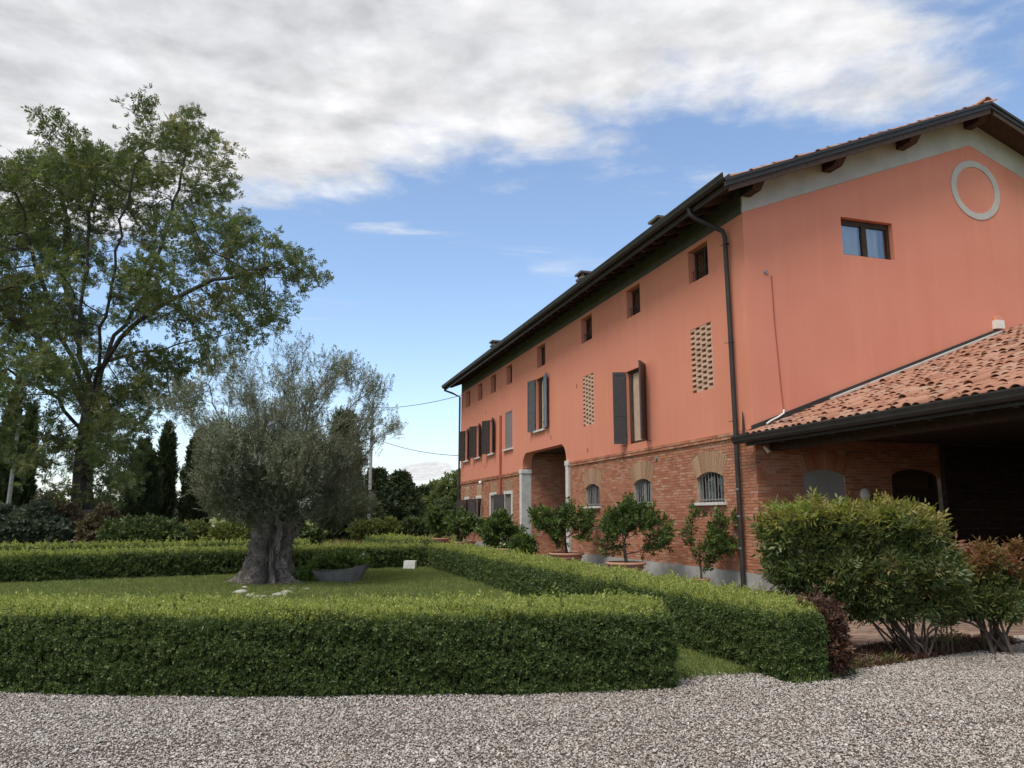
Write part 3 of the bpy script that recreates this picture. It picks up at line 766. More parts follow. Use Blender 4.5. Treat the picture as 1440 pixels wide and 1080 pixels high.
# tan voussoirs over the barred windows
for a, b in ARCHW:
    c, wd, R, cz = arch_geo(a, b); t = math.asin(wd / R); nv = 15
    for i in range(nv):
        t0 = -t + 2 * t * i / nv + .0045; t1 = -t + 2 * t * (i + 1) / nv - .0045; r1 = R + VH - .01 * random.random()
        pt = [(FX - .016, c + r * math.sin(q), cz + r * math.cos(q)) for r, q in ((R + .005, t0), (R + .005, t1), (r1, t1), (r1, t0))]
        MB().prism(pt, (.04, 0, 0)).build('voussoir', M_tanbrick, brickw)
for a, b, c, d in LOWW:                        # tan relieving arches over the far windows
    m = MB(); cc = (a + b) / 2; hw = (b - a) / 2 + .04
    pts = [(FX - .012, cc - hw, d + .17), (FX - .012, cc + hw, d + .17)] + [(FX - .012, cc + hw * math.cos(q), d + .5 + .12 * math.sin(q)) for q in [PI * i / 8 for i in range(9)]]
    m.prism(pts, (.03, 0, 0)).build('relieving_arch', M_tanbrick, brickw)
# plinth, returned round the near corner
MB().box(FX - .045, FX + .02, GY - .045, PORT[0] - .3, -.02, .385).build('plinth', M_plinth, house)
MB().box(FX - .045, FX + .02, PORT[1] + .32, FARY, -.02, .385).build('plinth', M_plinth, house)

# ---- carriage arch: stone piers and brick passage
for y0, y1 in ((PORT[1], PORT[1] + .3), (PORT[0] - .28, PORT[0])):
    p = MB().box(FX - .06, FX + .36, y0, y1, -.02, 3.42).build('pier', M_pilaster, house)
    MB().box(FX - .09, FX + .38, y0 - .03, y1 + .03, 3.42, 3.60).build('capital', M_white, p)
    MB().box(FX - .075, FX - .061, y0 + .02, y1 - .02, 0, 3.419).build('front_face', M_white, p)
psg = MB(); PD = FX + 6.5
psg.quad((FX + .36, PORT[1] + .02, 0), (PD, PORT[1] + .02, 0), (PD, PORT[1] + .02, 4.3), (FX + .36, PORT[1] + .02, 4.3))
psg.quad((FX + .36, PORT[0] - .02, 0), (PD, PORT[0] - .02, 0), (PD, PORT[0] - .02, 4.3), (FX + .36, PORT[0] - .02, 4.3))
psg.quad((PD, PORT[0], 0), (PD, PORT[1], 0), (PD, PORT[1], 4.3), (PD, PORT[0], 4.3))
pw = psg.build('passage_wall', M_mortar, house)
pb = [(a, b, PORT[1] + .006, PORT[1] + .03, c, d) for a, b, c, d in lay(FX + .36, PD, .02, 4.28, [])]
pb += [(PD - .013, PD + .01, a, b, c, d) for a, b, c, d in lay(PORT[0], PORT[1], .02, 4.28, [])]
boxes_mesh('bricks', pb, M_brick, pw)['kind'] = 'stuff'
MB().box(FX + .35, PD, PORT[0] - .02, PORT[1] + .02, 4.26, 4.4).build('passage_ceiling', M_darkwood, house)
MB().box(FX - .02, PD, PORT[0], PORT[1], -.03, -.006).build('passage_floor', M_concrete, house)

# ---- windows of the house front
def rect_frame(mb, a, b, c, d, x0, x1, t):
    mb.box(x0, x1, a, a + t, c, d).box(x0, x1, b - t, b, c, d).box(x0, x1, a + t, b - t, c, c + t).box(x0, x1, a + t, b - t, d - t, d); return mb
def back_box(h, x, parent):
    a, b, c, d = h; MB().quad((x, a, c), (x, b, c), (x, b, d), (x, a, d)).build('dark_room', M_black, parent)
for i, h in enumerate(ATTIC):
    a, b, c, d = h
    m = rect_frame(MB(), a + .002, b - .002, c + .002, d - .002, FX + .17, FX + .22, .07); m.box(FX + .172, FX + .218, (a + b) / 2 - .03, (a + b) / 2 + .03, c + .07, d - .07)
    wn = m.build('attic_window', M_darkwood, house)
    MB().box(FX + .193, FX + .198, a + .06, b - .06, c + .06, d - .06).build('pane', M_glass, wn); back_box(h, FX + .268, wn)
    if i < 3:
        for k in range(7):
            y = a + .06 + (b - a - .12) * k / 6; MB().tube([(FX + .08, y, c), (FX + .08, y, c + .33)], .008, 5).build('bar', M_darkmetal, wn)
        MB().tube([(FX + .08, a, c + .33), (FX + .08, b, c + .33)], .01, 5).build('rail', M_darkmetal, wn)
def leaf(name, hinge, ang, width, z0, z1, mat, parent, panels=2, sgn=1):
    """shutter leaf swung ang from closed about its hinge (x, y); sgn +1: closed leaf points to +y"""
    hx, hy = hinge; d = Vector((-math.sin(ang), sgn * math.cos(ang), 0)); n = Vector((-d.y, d.x, 0)) * .022
    def bx(m, w0, w1, za, zb, t):
        q = n * t; m.prism([Vector((hx, hy, za)) + d * w0 - q, Vector((hx, hy, za)) + d * w1 - q, Vector((hx, hy, za)) + d * w1 + q, Vector((hx, hy, za)) + d * w0 + q], (0, 0, zb - za))
    m = MB(); st = .075
    bx(m, 0, st, z0, z1, 1); bx(m, width - st, width, z0, z1, 1)
    rails = [z0, z0 + (z1 - z0) * .38, z1 - .1] if panels == 2 else [z0, z1 - .1]
    for r in rails: bx(m, st, width - st, r, r + .1, 1)
    bx(m, st, width - st, z0 + .05, z1 - .05, .45)
    lf = m.build(name, mat, parent)
    h = MB()
    for zz in (z0 + .2, z1 - .25): h.box(hx - .03, hx + .0, hy - .02, hy + .02, zz, zz + .09)
    h.build('hinge', M_darkmetal, lf if parent is house else parent); return lf
def sill(a, b, z, parent, mat=M_white, pr=.10):
    MB().box(FX - .03 - pr, FX + .1, a, b, z - .07, z).build('sill', mat, parent)
# tall opening with shutters standing out, over the string course
a, b, c, d = DOORW
m = rect_frame(MB(), a + .002, b - .002, c + .002, d - .002, FX + .06, FX + .14, .08); dw = m.build('french_window', M_darkwood, house)
MB().box(FX + .10, FX + .13, a + .08, b - .08, c + .08, d - .08).build('beige_blind', M_beige, dw)
MB().box(FX + .03, FX + .09, b - .20, b - .10, c + .08, d - .08).build('casement', M_darkwood, dw)
MB().tube([(FX + .17, b - .32, c + 1.05), (FX + .12, b - .32, c + 1.05), (FX + .12, b - .22, c + 1.05)], .012, 6).build('handle', M_bars, dw)
leaf('shutter', (FX - .04, a - .02), math.radians(138), .60, c, d + .02, M_shutter, dw, sgn=1)
leaf('shutter', (FX - .04, b + .02), math.radians(112), .40, c + .02, d, M_shutter, dw, sgn=-1)
for yy in (a - .25, b + .15):
    MB().tube([(FX - .02, yy, c - .02), (FX - .16, yy, c - .02), (FX - .16, yy, c - .08)], .009, 5).build('shutter_catch', M_darkmetal, dw)
# tall window with shutters folded back on the wall
a, b, c, d = TALLW
m = rect_frame(MB(), a + .002, b - .002, c + .002, d - .002, FX + .08, FX + .15, .07); tw = m.build('window', M_darkwood, house)
MB().box(FX + .12, FX + .14, a + .07, b - .07, c + .07, d - .07).build('beige_blind', M_beige, tw)
MB().box(FX + .05, FX + .11, b - .32, b - .1, c + .07, d - .07).build('casement', M_darkwood, tw)
leaf('shutter', (FX - .06, a - .01), math.radians(170), .62, c - .02, d, M_shutsky, tw, sgn=1)
leaf('shutter', (FX - .06, b + .01), math.radians(168), .60, c - .02, d, M_shutsky, tw, sgn=-1); sill(a - .12, b + .12, c - .02, tw)
# upper windows at the far end
for h in UPW:
    a, b, c, d = h
    m = rect_frame(MB(), a + .002, b - .002, c + .002, d - .002, FX + .1, FX + .16, .06); wn = m.build('window', M_darkwood, house)
    MB().box(FX + .12, FX + .125, a + .05, b - .05, c + .05, d - .05).build('pane', M_glass, wn); back_box(h, FX + .268, wn)
    leaf('shutter', (FX - .06, a - .01), math.radians(158), .5, c, d, M_shutter, wn, sgn=1); leaf('shutter', (FX - .06, b + .01), math.radians(150), .5, c, d, M_shutter, wn, sgn=-1)
    sill(a - .12, b + .12, c - .02, wn)
a, b, c, d = CLOSEDW
m = rect_frame(MB(), a + .002, b - .002, c + .002, d - .002, FX - .02, FX + .04, .06); wn = m.build('window', M_shutgrey, house); sill(a - .15, b + .15, c - .02, wn)
for k in range(2):
    y0 = a + .06 + k * (b - a - .12) / 2; MB().box(FX - .01, FX + .03, y0 + .004, y0 + (b - a - .12) / 2 - .004, c + .06, d - .06).build('shutter', M_shutgrey, wn)
# ground floor windows at the far end
for i, h in enumerate(LOWW):
    a, b, c, d = h
    fr = rect_frame(MB(), a - .13, b + .13, c - (.0 if i > 1 else .1), d + .13, FX - .04, FX + .03, .13) if i < 2 else MB().box(FX - .04, FX + .03, a - .1, b + .1, d, d + .16)
    wn = fr.build('window', M_white, house)
    if i < 2: MB().box(FX + .05, FX + .1, a, b, c, d).build('shutter', M_shutgrey, wn)
    else:
        back_box(h, FX + .268, wn); MB().box(FX + .12, FX + .2, (a + b) / 2 - .12, (a + b) / 2 + .12, c, d).build('blind', M_beige, wn)
        leaf('shutter', (FX - .06, a - .01), math.radians(150), .5, c, d, M_shutter, wn, sgn=1); leaf('shutter', (FX - .06, b + .01), math.radians(140), .5, c, d, M_shutter, wn, sgn=-1); sill(a - .12, b + .12, c - .02, wn)
    if i == 0: leaf('shutter', (FX - .06, b + .01), math.radians(125), .5, c, d, M_shutter, wn, sgn=-1)
# barred windows of the brick storey
for a, b in ARCHW:
    pts = arch_pts(a, b)
    m = MB(); x0, x1, t = FX + .14, FX + .20, .07
    m.box(x0, x1, a, a + t, AZ0, AZ1 - .12).box(x0, x1, b - t, b, AZ0, AZ1 - .12).box(x0, x1, a + t, b - t, AZ0, AZ0 + t)
    for (ya, za), (yb, zb) in zip(pts, pts[1:]): m.prism([(x0, ya, za - .09), (x0, yb, zb - .09), (x0, yb, zb), (x0, ya, za)], (x1 - x0, 0, 0))
    m.box(x0 + .002, x1 - .002, (a + b) / 2 - .03, (a + b) / 2 + .03, AZ0 + t, AZ1 - .03)
    wn = m.build('barred_window', M_darkwood, house)
    MB().box(FX + .165, FX + .17, a + .06, b - .06, AZ0 + .06, AZ1 - .02).build('pane', M_glass, wn); back_box((a, b, AZ0, AZ1), FX + .268, wn)
    cu = MB(); k = 24
    for i in range(k):
        f = lambda j: (FX + .225 + .02 * math.sin(j * 1.9), a + .07 + (b - a - .14) * j / k)
        (xa, ya), (xb, yb) = f(i), f(i + 1)
        if abs(i - k / 2) < 2: continue
        cu.quad((xa, ya, AZ0 + .05), (xb, yb, AZ0 + .05), (xb, yb, AZ1 - .05), (xa, ya, AZ1 - .05))
    cu.build('curtain', M_curtain, wn, smooth=True)
    nb = 9; c_, wd, R, cz = arch_geo(a, b)
    for i in range(nb):
        y = a + .05 + (b - a - .1) * i / (nb - 1); zt = cz + math.sqrt(R * R - (y - c_) ** 2)
        MB().tube([(FX + .05, y, AZ0), (FX + .05, y, zt - .005)], .011, 6).build('bar', M_bars, wn)
    MB().box(FX + .038, FX + .062, a, b, AZ0 + .05, AZ0 + .075).build('cross_bar', M_bars, wn)
    sill(a - .1, b + .1, AZ0, wn, pr=.08)
# pierced brick screens
for a, b, c, d in SCREENS:
    rows = 24; ch = (d - c) / rows; pitch = (b - a) / 2
    sc_ = MB().quad((FX + .25, a, c), (FX + .25, b, c), (FX + .25, b, d), (FX + .25, a, d)).build('brick_screen', M_black, house)
    for j in range(rows):
        off = (0 if j % 2 else pitch / 2) - pitch * .5
        for k in range(4):
            s, e = a + off + k * pitch, a + off + k * pitch + pitch * .62; s, e = max(s, a), min(e, b)
            if e - s < .02: continue
            xx = FX - .022 + random.uniform(-.003, .003)
            piece('screen_brick', (xx, xx + .13, s, e, c + j * ch + .002, c + (j + 1) * ch - .002), M_screen, sc_)

# ---- near gable
def zg(x): return 8.60 + .388 * ((x - FX) if x < RX else (BX - x))
GW = (12.95, 14.5, 7.87, 8.83)
Pg = lambda u, v, d: (u, GY - .03 + d, v)
mb = MB(); grid_faces(mb, FX - .03, BX, BZ - .14, 8.5, [GW], Pg)
a, b, c, d = GW
xs = [FX - .03, a, b, RX, BX]
for x0, x1 in zip(xs, xs[1:]):
    if (x0, x1) == (a, b): mb.poly([Pg(x0, d, 0), Pg(x1, d, 0), Pg(x1, zg(x1), 0), Pg(x0, zg(x0), 0)])
    else: mb.poly([Pg(x0, 8.5, 0), Pg(x1, 8.5, 0), Pg(x1, zg(x1), 0), Pg(x0, zg(max(x0, FX)), 0)])
mb2 = MB(); grid_faces(mb2, 0, 0, 0, 0, [], Pg)
# strip of the grid above 8.5 beside the window is covered by the polygons; the window opening cuts it
reveal(mb, GW, Pg, .26)
gable = mb.build('gable_wall', M_stucco, house)
fz = MB()
for x0, x1 in ((FX - .03, RX), (RX, BX)):
    fz.prism([Pg(x0, zg(max(x0, FX)), -.008), Pg(x1, zg(x1), -.008), Pg(x1, rz(x1) - .03, -.008), Pg(x0, rz(x0) - .03, -.008)], (0, .05, 0))
fz.build('gable_frieze', M_frieze, house)
rg_ = MB(); cx_, cz_, R1, R2 = 17.35, 10.09, .82, .645
for i in range(64):
    t0, t1 = 2 * PI * i / 64, 2 * PI * (i + 1) / 64
    rg_.prism([(cx_ + R1 * math.cos(t0), GY - .05, cz_ + R1 * math.sin(t0)), (cx_ + R1 * math.cos(t1), GY - .05, cz_ + R1 * math.sin(t1)), (cx_ + R2 * math.cos(t1), GY - .05, cz_ + R2 * math.sin(t1)), (cx_ + R2 * math.cos(t0), GY - .05, cz_ + R2 * math.sin(t0))], (0, .03, 0))
rg_.build('ring_moulding', M_frieze, house)
a, b, c, d = GW
yf = GY + .10
m = MB().box(a, a + .08, yf, yf + .07, c, d).box(b - .08, b, yf, yf + .07, c, d).box(a + .08, b - .08, yf, yf + .07, c, c + .06).box(a + .08, b - .08, yf, yf + .07, d - .14, d).box((a + b) / 2 - .07, (a + b) / 2 + .07, yf - .01, yf + .06, c + .06, d - .14)
gw = m.build('window', M_darkwood, house)
MB().box(a + .07, b - .07, yf + .03, yf + .035, c + .05, d - .12).build('pane', M_glass, gw)
MB().quad((a, yf + .26, c), (b, yf + .26, c), (b, yf + .26, d), (a, yf + .26, d)).build('dark_room', M_black, gw)
for x0, x1 in ((a + .08, a + .68), (a + .84, b - .28)):
    cu = MB(); k = 26
    for i in range(k):
        f = lambda j: (x0 + (x1 - x0) * j / k, yf + .10 + .03 * math.sin(j * 1.25) + .012 * math.sin(j * 3.1))
        (xa, ya), (xb, yb) = f(i), f(i + 1); cu.quad((xa, ya, c + .03), (xb, yb, c + .03), (xb, yb, d - .1), (xa, ya, d - .1))
    cu.build('curtain', M_curtain, gw, smooth=True)
# brick storey of the gable, inside the portico
PANEL = (11.4, 12.53, .9, 2.66); DOORG = (13.86, 15.3, 0, 2.72)
Pgb = lambda u, v, d: (u, GY + d, v)
mb = MB(); grid_faces(mb, FX, 19.0, 0, BZ, [PANEL, DOORG], Pgb); reveal(mb, PANEL, Pgb, .05); reveal(mb, DOORG, Pgb, .25); gbw = mb.build('gable_brick_wall', M_mortar, house)
gb = [(a, b, GY - random.uniform(.010, .016), GY + .02, c, d) for a, b, c, d in lay(FX - .012, 15.4, .39, 3.40, [ex_rect(PANEL[0], PANEL[1], .9, 2.64), ex_rect(PANEL[0] - .05, PANEL[1] + .05, 2.64, 3.05), ex_rect(DOORG[0] - .02, DOORG[1] + .02, 0, 2.74)])]
gb += [(FX - .03, FX + .2, GY - .02, GY + .02, 3.47, 3.53)]
gb.sort(key=lambda b: b[0] + (0 if b[5] > 1.7 else 5))
for b in gb[:85]: piece('brick', b, M_brick, gbw)
boxes_mesh('bricks', gb[85:], M_brick, gbw)['kind'] = 'stuff'
MB().box(FX + .0205, PANEL[1] + 1.2, GY - .045, GY + .02, -.02, .383).build('plinth', M_plinth, house)
# blind panel with a low arched head
m = MB(); cc = (PANEL[0] + PANEL[1]) / 2; hw = (PANEL[1] - PANEL[0]) / 2
m.prism([(PANEL[0], GY + .03, PANEL[2]), (PANEL[1], GY + .03, PANEL[2])] + [(cc + hw * math.cos(q), GY + .03, 2.50 + .16 * math.sin(q)) for q in [PI * i / 12 for i in range(13)]], (0, .03, 0))
m.build('blind_panel', M_bluepanel, gbw)
nv = 14
for i in range(nv):
    q0 = math.radians(66 + 48 * i / nv + .2); q1 = math.radians(66 + 48 * (i + 1) / nv - .2); R = 1.42; z0 = 2.66 - R
    MB().prism([(cc + r * math.cos(q), GY - .014, z0 + r * math.sin(q)) for r, q in ((R, q0), (R, q1), (R + .42, q1), (R + .42, q0))], (0, .03, 0)).build('voussoir', M_brick, gbw)
# arched dark door with a fanlight
a, b, c, d = DOORG
m = MB().box(a, a + .1, GY + .1, GY + .18, 0, d).box(b - .1, b, GY + .1, GY + .18, 0, d).box(a + .1, b - .1, GY + .1, GY + .18, d - .12, d).box(a + .1, b - .1, GY + .1, GY + .18, 2.18, 2.28).box((a + b) / 2 - .05, (a + b) / 2 + .05, GY + .1, GY + .18, 0, 2.18)
dr = m.build('arched_door', M_darkwood, house)
MB().box(a + .1, (a + b) / 2 - .05, GY + .12, GY + .16, 0, 2.18).build('door_leaf', M_darkwood, dr); MB().box((a + b) / 2 + .05, b - .1, GY + .12, GY + .16, 0, 2.18).build('door_leaf', M_darkwood, dr)
MB().box(a + .1, b - .1, GY + .135, GY + .14, 2.28, d - .12).build('fanlight', M_glass, dr); MB().quad((a, GY + .24, 2.2), (b, GY + .24, 2.2), (b, GY + .24, d), (a, GY + .24, d)).build('dark_room', M_black, dr)
MB().tube([((a + b) / 2 + .1, GY + .08, 1.2), ((a + b) / 2 + .1, GY + .08, 2.05)], .02, 6).build('door_pull', M_galv, dr)
cc_, hw_ = (a + b) / 2, (b - a) / 2
for sg_ in (-1, 1):
    pts = [(cc_ + sg_ * hw_, GY - .004, 2.50), (cc_ + sg_ * hw_, GY - .004, d + .03), (cc_, GY - .004, d + .03)] + [(cc_ + sg_ * hw_ * math.sin(q), GY - .004, 2.50 + .215 * math.cos(q)) for q in [PI / 2 * i / 10 for i in range(10)]]
    MB().prism(pts, (0, .1, 0)).build('arch_spandrel', M_brick, gbw)
for k in range(15): MB().box(15.42, 18.3, GY - .04 - .006 * (k % 2), GY - .005, .02 + k * .22, .23 + k * .22).build('plank', M_darkwood, gbw)
MB().box(15.32, 15.42, GY - .12, GY + .01, 0, 3.3).build('door_post', M_darkwood, gbw)
# other walls
rw = MB(); rw.quad((BX, GY, 0), (BX, FARY, 0), (BX, FARY, 9), (BX, GY, 9)); rw.poly([(FX, FARY, 0), (BX, FARY, 0), (BX, FARY, rz(BX) - .03), (RX, FARY, rz(RX) - .03), (FX, FARY, rz(FX) - .03)])
rw.quad((19, GY, 0), (BX, GY, 0), (BX, GY, BZ), (19, GY, BZ)); rw.build('unseen_rear_wall', M_stucco, house)
# conduits, vents and small fittings on the walls
MB().tube([(10.86, GY - .045, 7.12), (10.87, GY - .045, 6.0), (10.93, GY - .045, 4.6), (10.97, GY - .045, 3.98)], .012, 6).build('conduit', M_red, house)
MB().tube([(10.97, GY - .05, 3.98), (10.93, GY - .09, 3.90), (10.75, GY - .12, 3.80), (10.5, GY - .2, 3.70), (10.35, GY - .25, 3.62)], .02, 8).build('cable_end', M_whitepl, house)
MB().tube([(10.72, GY - .06, 7.19), (10.72, GY - .02, 7.19)], .05, 12).build('vent_cap', M_bars, house)
MB().tube([(FX - .055, 19.2, 3.2), (FX - .01, 19.2, 3.2)], .06, 10).build('vent_cap', M_bars, house)
for y, z0, z1 in ((34.3, .4, 6.28),): MB().tube([(FX - .09, y, z0), (FX - .09, y, z1)], .055, 8).build('vent_pipe', M_red, house)
for y, z in ((37.0, 6.7), (34.4, 7.55), (37.2, 4.0), (27.6, 4.55), (24.9, 6.1), (24.0, 3.75)): MB().box(FX - .045, FX - .02, y, y + .05, z, z + .14).build('wall_plate', M_red, house)

# ---- roof
def slab(mb, x0, x1, y0, y1, t0, t1):
    """roof layer between offsets t0..t1 (down) from the boarding line"""
    pts = [(x0, y0, rz(x0) - t1), (x1, y0, rz(x1) - t1), (x1, y0, rz(x1) - t0), (x0, y0, rz(x0) - t0)]; mb.prism(pts, (0, y1 - y0, 0)); return mb
RY0, RY1, EX = 13.92, 43.2, 9.36
m = MB(); slab(m, EX, RX, RY0, RY1, 0, .05); slab(m, RX, 2 * RX - EX, RY0, RY1, 0, .05); roof = m.build('roof', M_soffit, house)
y = GY + .32
while y < FARY - .2:
    MB().prism([(9.42, y, rz(9.42) - .052), (9.42, y, rz(9.42) - .12), (9.50, y, rz(9.50) - .19), (FX + .1, y, rz(FX + .1) - .19), (FX + .1, y, rz(FX + .1) - .052)], (0, .10, 0)).build('rafter', M_darkwood, house); y += .66
for x in (10.28, 12.62, 14.96, 17.3, 19.64, 21.98, 24.3):
    zt = rz(x) - .053; hw = .12
    MB().prism([(x - hw, 14.0, zt - .10), (x - hw, 14.0, zt), (x - hw, GY + .02, zt), (x - hw, GY + .02, zt - .27), (x - hw, 14.18, zt - .27)], (2 * hw, 0, 0)).build('purlin', M_darkwood, house)
# metal verge flashing and gutter
for x0, x1 in ((9.26, RX), (RX, 2 * RX - 9.26)):
    v = MB(); v.prism([(x0, 13.86, rz(x0) - .09), (x1, 13.86, rz(x1) - .09), (x1, 13.86, rz(x1) + .05), (x0, 13.86, rz(x0) + .05)], (0, .058, 0))
    v.prism([(x0, 13.83, rz(x0) + .02), (x1, 13.83, rz(x1) + .02), (x1, 13.83, rz(x1) + .09), (x0, 13.83, rz(x0) + .09)], (0, .12, 0)); v.build('verge_flashing', M_darkmetal, house)
    MB().prism([(x0 + .1, 13.885, rz(x0 + .1) - .23), (x1, 13.885, rz(x1) - .23), (x1, 13.885, rz(x1) - .093), (x0 + .1, 13.885, rz(x0 + .1) - .093)], (0, .04, 0)).build('barge_board', M_darkwood, house)
ez = rz(9.36)
def gutter_profile(x, z, r): return [(x - r, z + .075), (x - r - .02, z + .085), (x - r - .02, z + .06)] + [(x - r * math.cos(q), z - r * 1.05 * math.sin(q)) for q in [PI * i / 8 for i in range(9)]] + [(x + r, z + .08), (x + r - .008, z + .08)] + [(x + (r - .008) * math.cos(q), z - (r * 1.05 - .008) * math.sin(q)) for q in [PI * i / 8 for i in range(9)]]
g = MB(); g.prism([(px_, 13.84, pz_) for px_, pz_ in gutter_profile(9.28, ez + .085, .085)], (0, 43.25 - 13.84, 0)); gt = g.build('gutter', M_darkmetal, house)
MB().box(9.367, 9.40, 13.93, 43.2, ez - .12, ez + .10).build('fascia', M_darkmetal, gt)
# downpipes
dp = MB().tube([(9.30, 15.5, ez + .02), (9.32, 15.5, ez - .14), (9.42, 15.45, ez - .26), (9.80, 15.30, ez - .48), (10.02, 15.22, ez - .60), (10.06, 15.2, ez - .75), (10.06, 15.17, 6), (10.06, 15.15, 3.4), (10.06, 15.15, 0.02)], .055, 12).build('downpipe', M_darkmetal, house)
for z in (8.0, 5.6, 3.75, 2.2, 1.6, .9): MB().tube([(10.06, 15.16, z), (10.06, 15.16, z + .035)], .063, 12).build('pipe_collar', M_galv if z < 3 else M_darkmetal, dp)
for z in (8.0, 5.6, 3.75): MB().tube([(10.0, 15.33, z + .02), (10.17, 15.2, z + .02)], .008, 5).build('bracket', M_darkmetal, dp)
MB().tube([(9.30, 43.0, ez + .02), (9.32, 43.0, ez - .14), (9.7, 42.6, ez - .35), (10.06, 42.3, ez - .6), (10.06, 42.3, .02)], .055, 10).build('downpipe', M_darkmetal, house)
MB().tube([(10.12, 14.93, 3.3), (10.12, 14.93, 3.55), (10.12, 14.93, 3.95)], [.03, .03, .012], 8).build('vent_spike', M_darkmetal, house)
# barrel tiles
def barrel(L, r0, r1, n=7, th=.014):
    """cover tile along +Y(length), arching up"""
    m = MB(); rows = []
    for yy, r in ((0, r0), (L, r1)):
        rows.append([(-r * math.cos(PI * i / n), yy, r * .8 * math.sin(PI * i / n)) for i in range(n + 1)]); rows.append([(-(r - th) * math.cos(PI * i / n), yy, (r - th) * .8 * math.sin(PI * i / n)) for i in range(n + 1)])
    o0, i0, o1, i1 = rows; V = o0 + i0 + o1 + i1; k = n + 1; F = []
    for i in range(n):
        F += [(i, i + 1, 2 * k + i + 1, 2 * k + i), (k + i + 1, k + i, 3 * k + i, 3 * k + i + 1), (i + 1, i, k + i, k + i + 1)]
    m.v, m.f = V, F; return m
TB = barrel(.46, .105, .085)
tile_me = bpy.data.meshes.new('roof_tile'); tile_me.from_pydata(TB.v, [], TB.f); tile_me.materials.append(M_tile); tile_me.polygons.foreach_set('use_smooth', [True] * len(TB.f)); tile_me.update()
TV = np.array(TB.v); TF = [list(f) for f in TB.f]
def tile_rot(slope, sgn, yaw=0, roll=0, flip=False):
    """matrix laying a tile's length up the slope; slope rises towards +x when sgn=+1"""
    th = math.atan(slope); Yd = Vector((sgn * math.cos(th), 0, math.sin(th))); Zd = Vector((-sgn * math.sin(th), 0, math.cos(th))); Xd = Yd.cross(Zd)
    M = Matrix((Xd, Yd, Zd)).transposed()
    M = M @ Matrix.Rotation(yaw, 3, 'Z') @ Matrix.Rotation(roll, 3, 'X')
    if flip: M = M @ Matrix.Rotation(PI, 3, 'Y')
    return M
def tiles_stuff(name, lst, parent):
    if not lst: return
    V, F, Rn = [], [], []; k = len(TV); org = np.array(LOC[parent])
    for i, (loc, M) in enumerate(lst):
        V.append(TV @ np.array(M).T + np.array(loc) - org); F += [tuple(i * k + q for q in f) for f in TF]; Rn += [random.random()] * k
    me = bpy.data.meshes.new(name); me.from_pydata(np.concatenate(V).tolist(), [], F); me.materials.append(M_tile); me.polygons.foreach_set('use_smooth', [True] * len(F))
    a = me.attributes.new('rnd', 'FLOAT', 'POINT'); a.data.foreach_set('value', np.array(Rn, np.float32)); me.update()
    o = link(name, me, parent); o['kind'] = 'stuff'; return o
def tile_piece(loc, M, parent):
    o = link('roof_tile', tile_me, parent, loc); o.rotation_euler = M.to_euler(); return o
singles, rest = [], []
for ci in range(42):
    y = 13.98 + ci * .225
    for ri in range(26):
        x = 9.40 + ri * .31
        jit = lambda s: random.gauss(0, s)
        loc = Vector((x + jit(.015), y + jit(.008), rz(x) + .075 + jit(.006))); M = tile_rot(RS, 1, jit(.03), math.radians(-2.2) + jit(.01))
        (singles if ci < 2 else rest).append((loc, M))
        if ci < 12: rest.append((Vector((x, y + .112, rz(x) + .075)), tile_rot(RS, 1, 0, 0, True)))
for loc, M in singles: tile_piece(loc, M, roof)
tiles_stuff('roof_tiles', rest, roof)
cv_ = MB()      # the rest of the roof surface, never seen from the ground: corrugated cover
def corr(x0, x1, y0, y1):
    n = int((y1 - y0) / .05)
    for i in range(n):
        ya, yb = y0 + (y1 - y0) * i / n, y0 + (y1 - y0) * (i + 1) / n; ha, hb = .05 + .05 * abs(math.sin(ya * 13.96)), .05 + .05 * abs(math.sin(yb * 13.96))
        cv_.quad((x0, ya, rz(x0) + ha), (x1, ya, rz(x1) + ha), (x1, yb, rz(x1) + hb), (x0, yb, rz(x0) + hb))
corr(9.4, RX, 13.98 + 42 * .225, 43.15); corr(RX, 25.2, 13.95, 43.15); cv_.build('tile_cover', M_tile, roof)
y = 13.9
while y < 43:
    o = tile_piece(Vector((RX, y, rz(RX) + .14)), Matrix.Rotation(random.gauss(0, .02), 3, 'Z'), roof); o.name = 'ridge_tile'; o.scale = (1.3, 1, 1.3); y += .40
# chimneys
for y, zt in ((19.5, 10.36), (25.4, 10.52), (37.3, 10.55)):
    x = 10.75; ch = MB().box(x - .2, x + .2, y - .22, y + .22, rz(x) - .1, zt - .28).build('chimney', M_chim, house)
    MB().box(x - .26, x + .26, y - .28, y + .28, zt - .28, zt - .20).build('collar', M_chim, ch)
    for sx2 in (-.17, .17):
        for sy2 in (-.19, .19): MB().box(x + sx2 - .035, x + sx2 + .035, y + sy2 - .035, y + sy2 + .035, zt - .20, zt - .07).build('cap_post', M_chim, ch)
    MB().box(x - .14, x + .14, y - .16, y + .16, zt - .20, zt - .07).build('flue', M_darkmetal, ch)
    MB().box(x - .29, x + .29, y - .31, y + .31, zt - .07, zt).build('cap', M_chim, ch)
an = MB().tube([(10.6, 21.9, rz(10.6)), (10.6, 21.9, rz(10.6) + .75)], .012, 5)
for z in (.45, .6, .72): an.tube([(10.6, 21.75, rz(10.6) + z), (10.6, 22.05, rz(10.6) + z)], .006, 4)
an.build('aerial', M_galv, house)

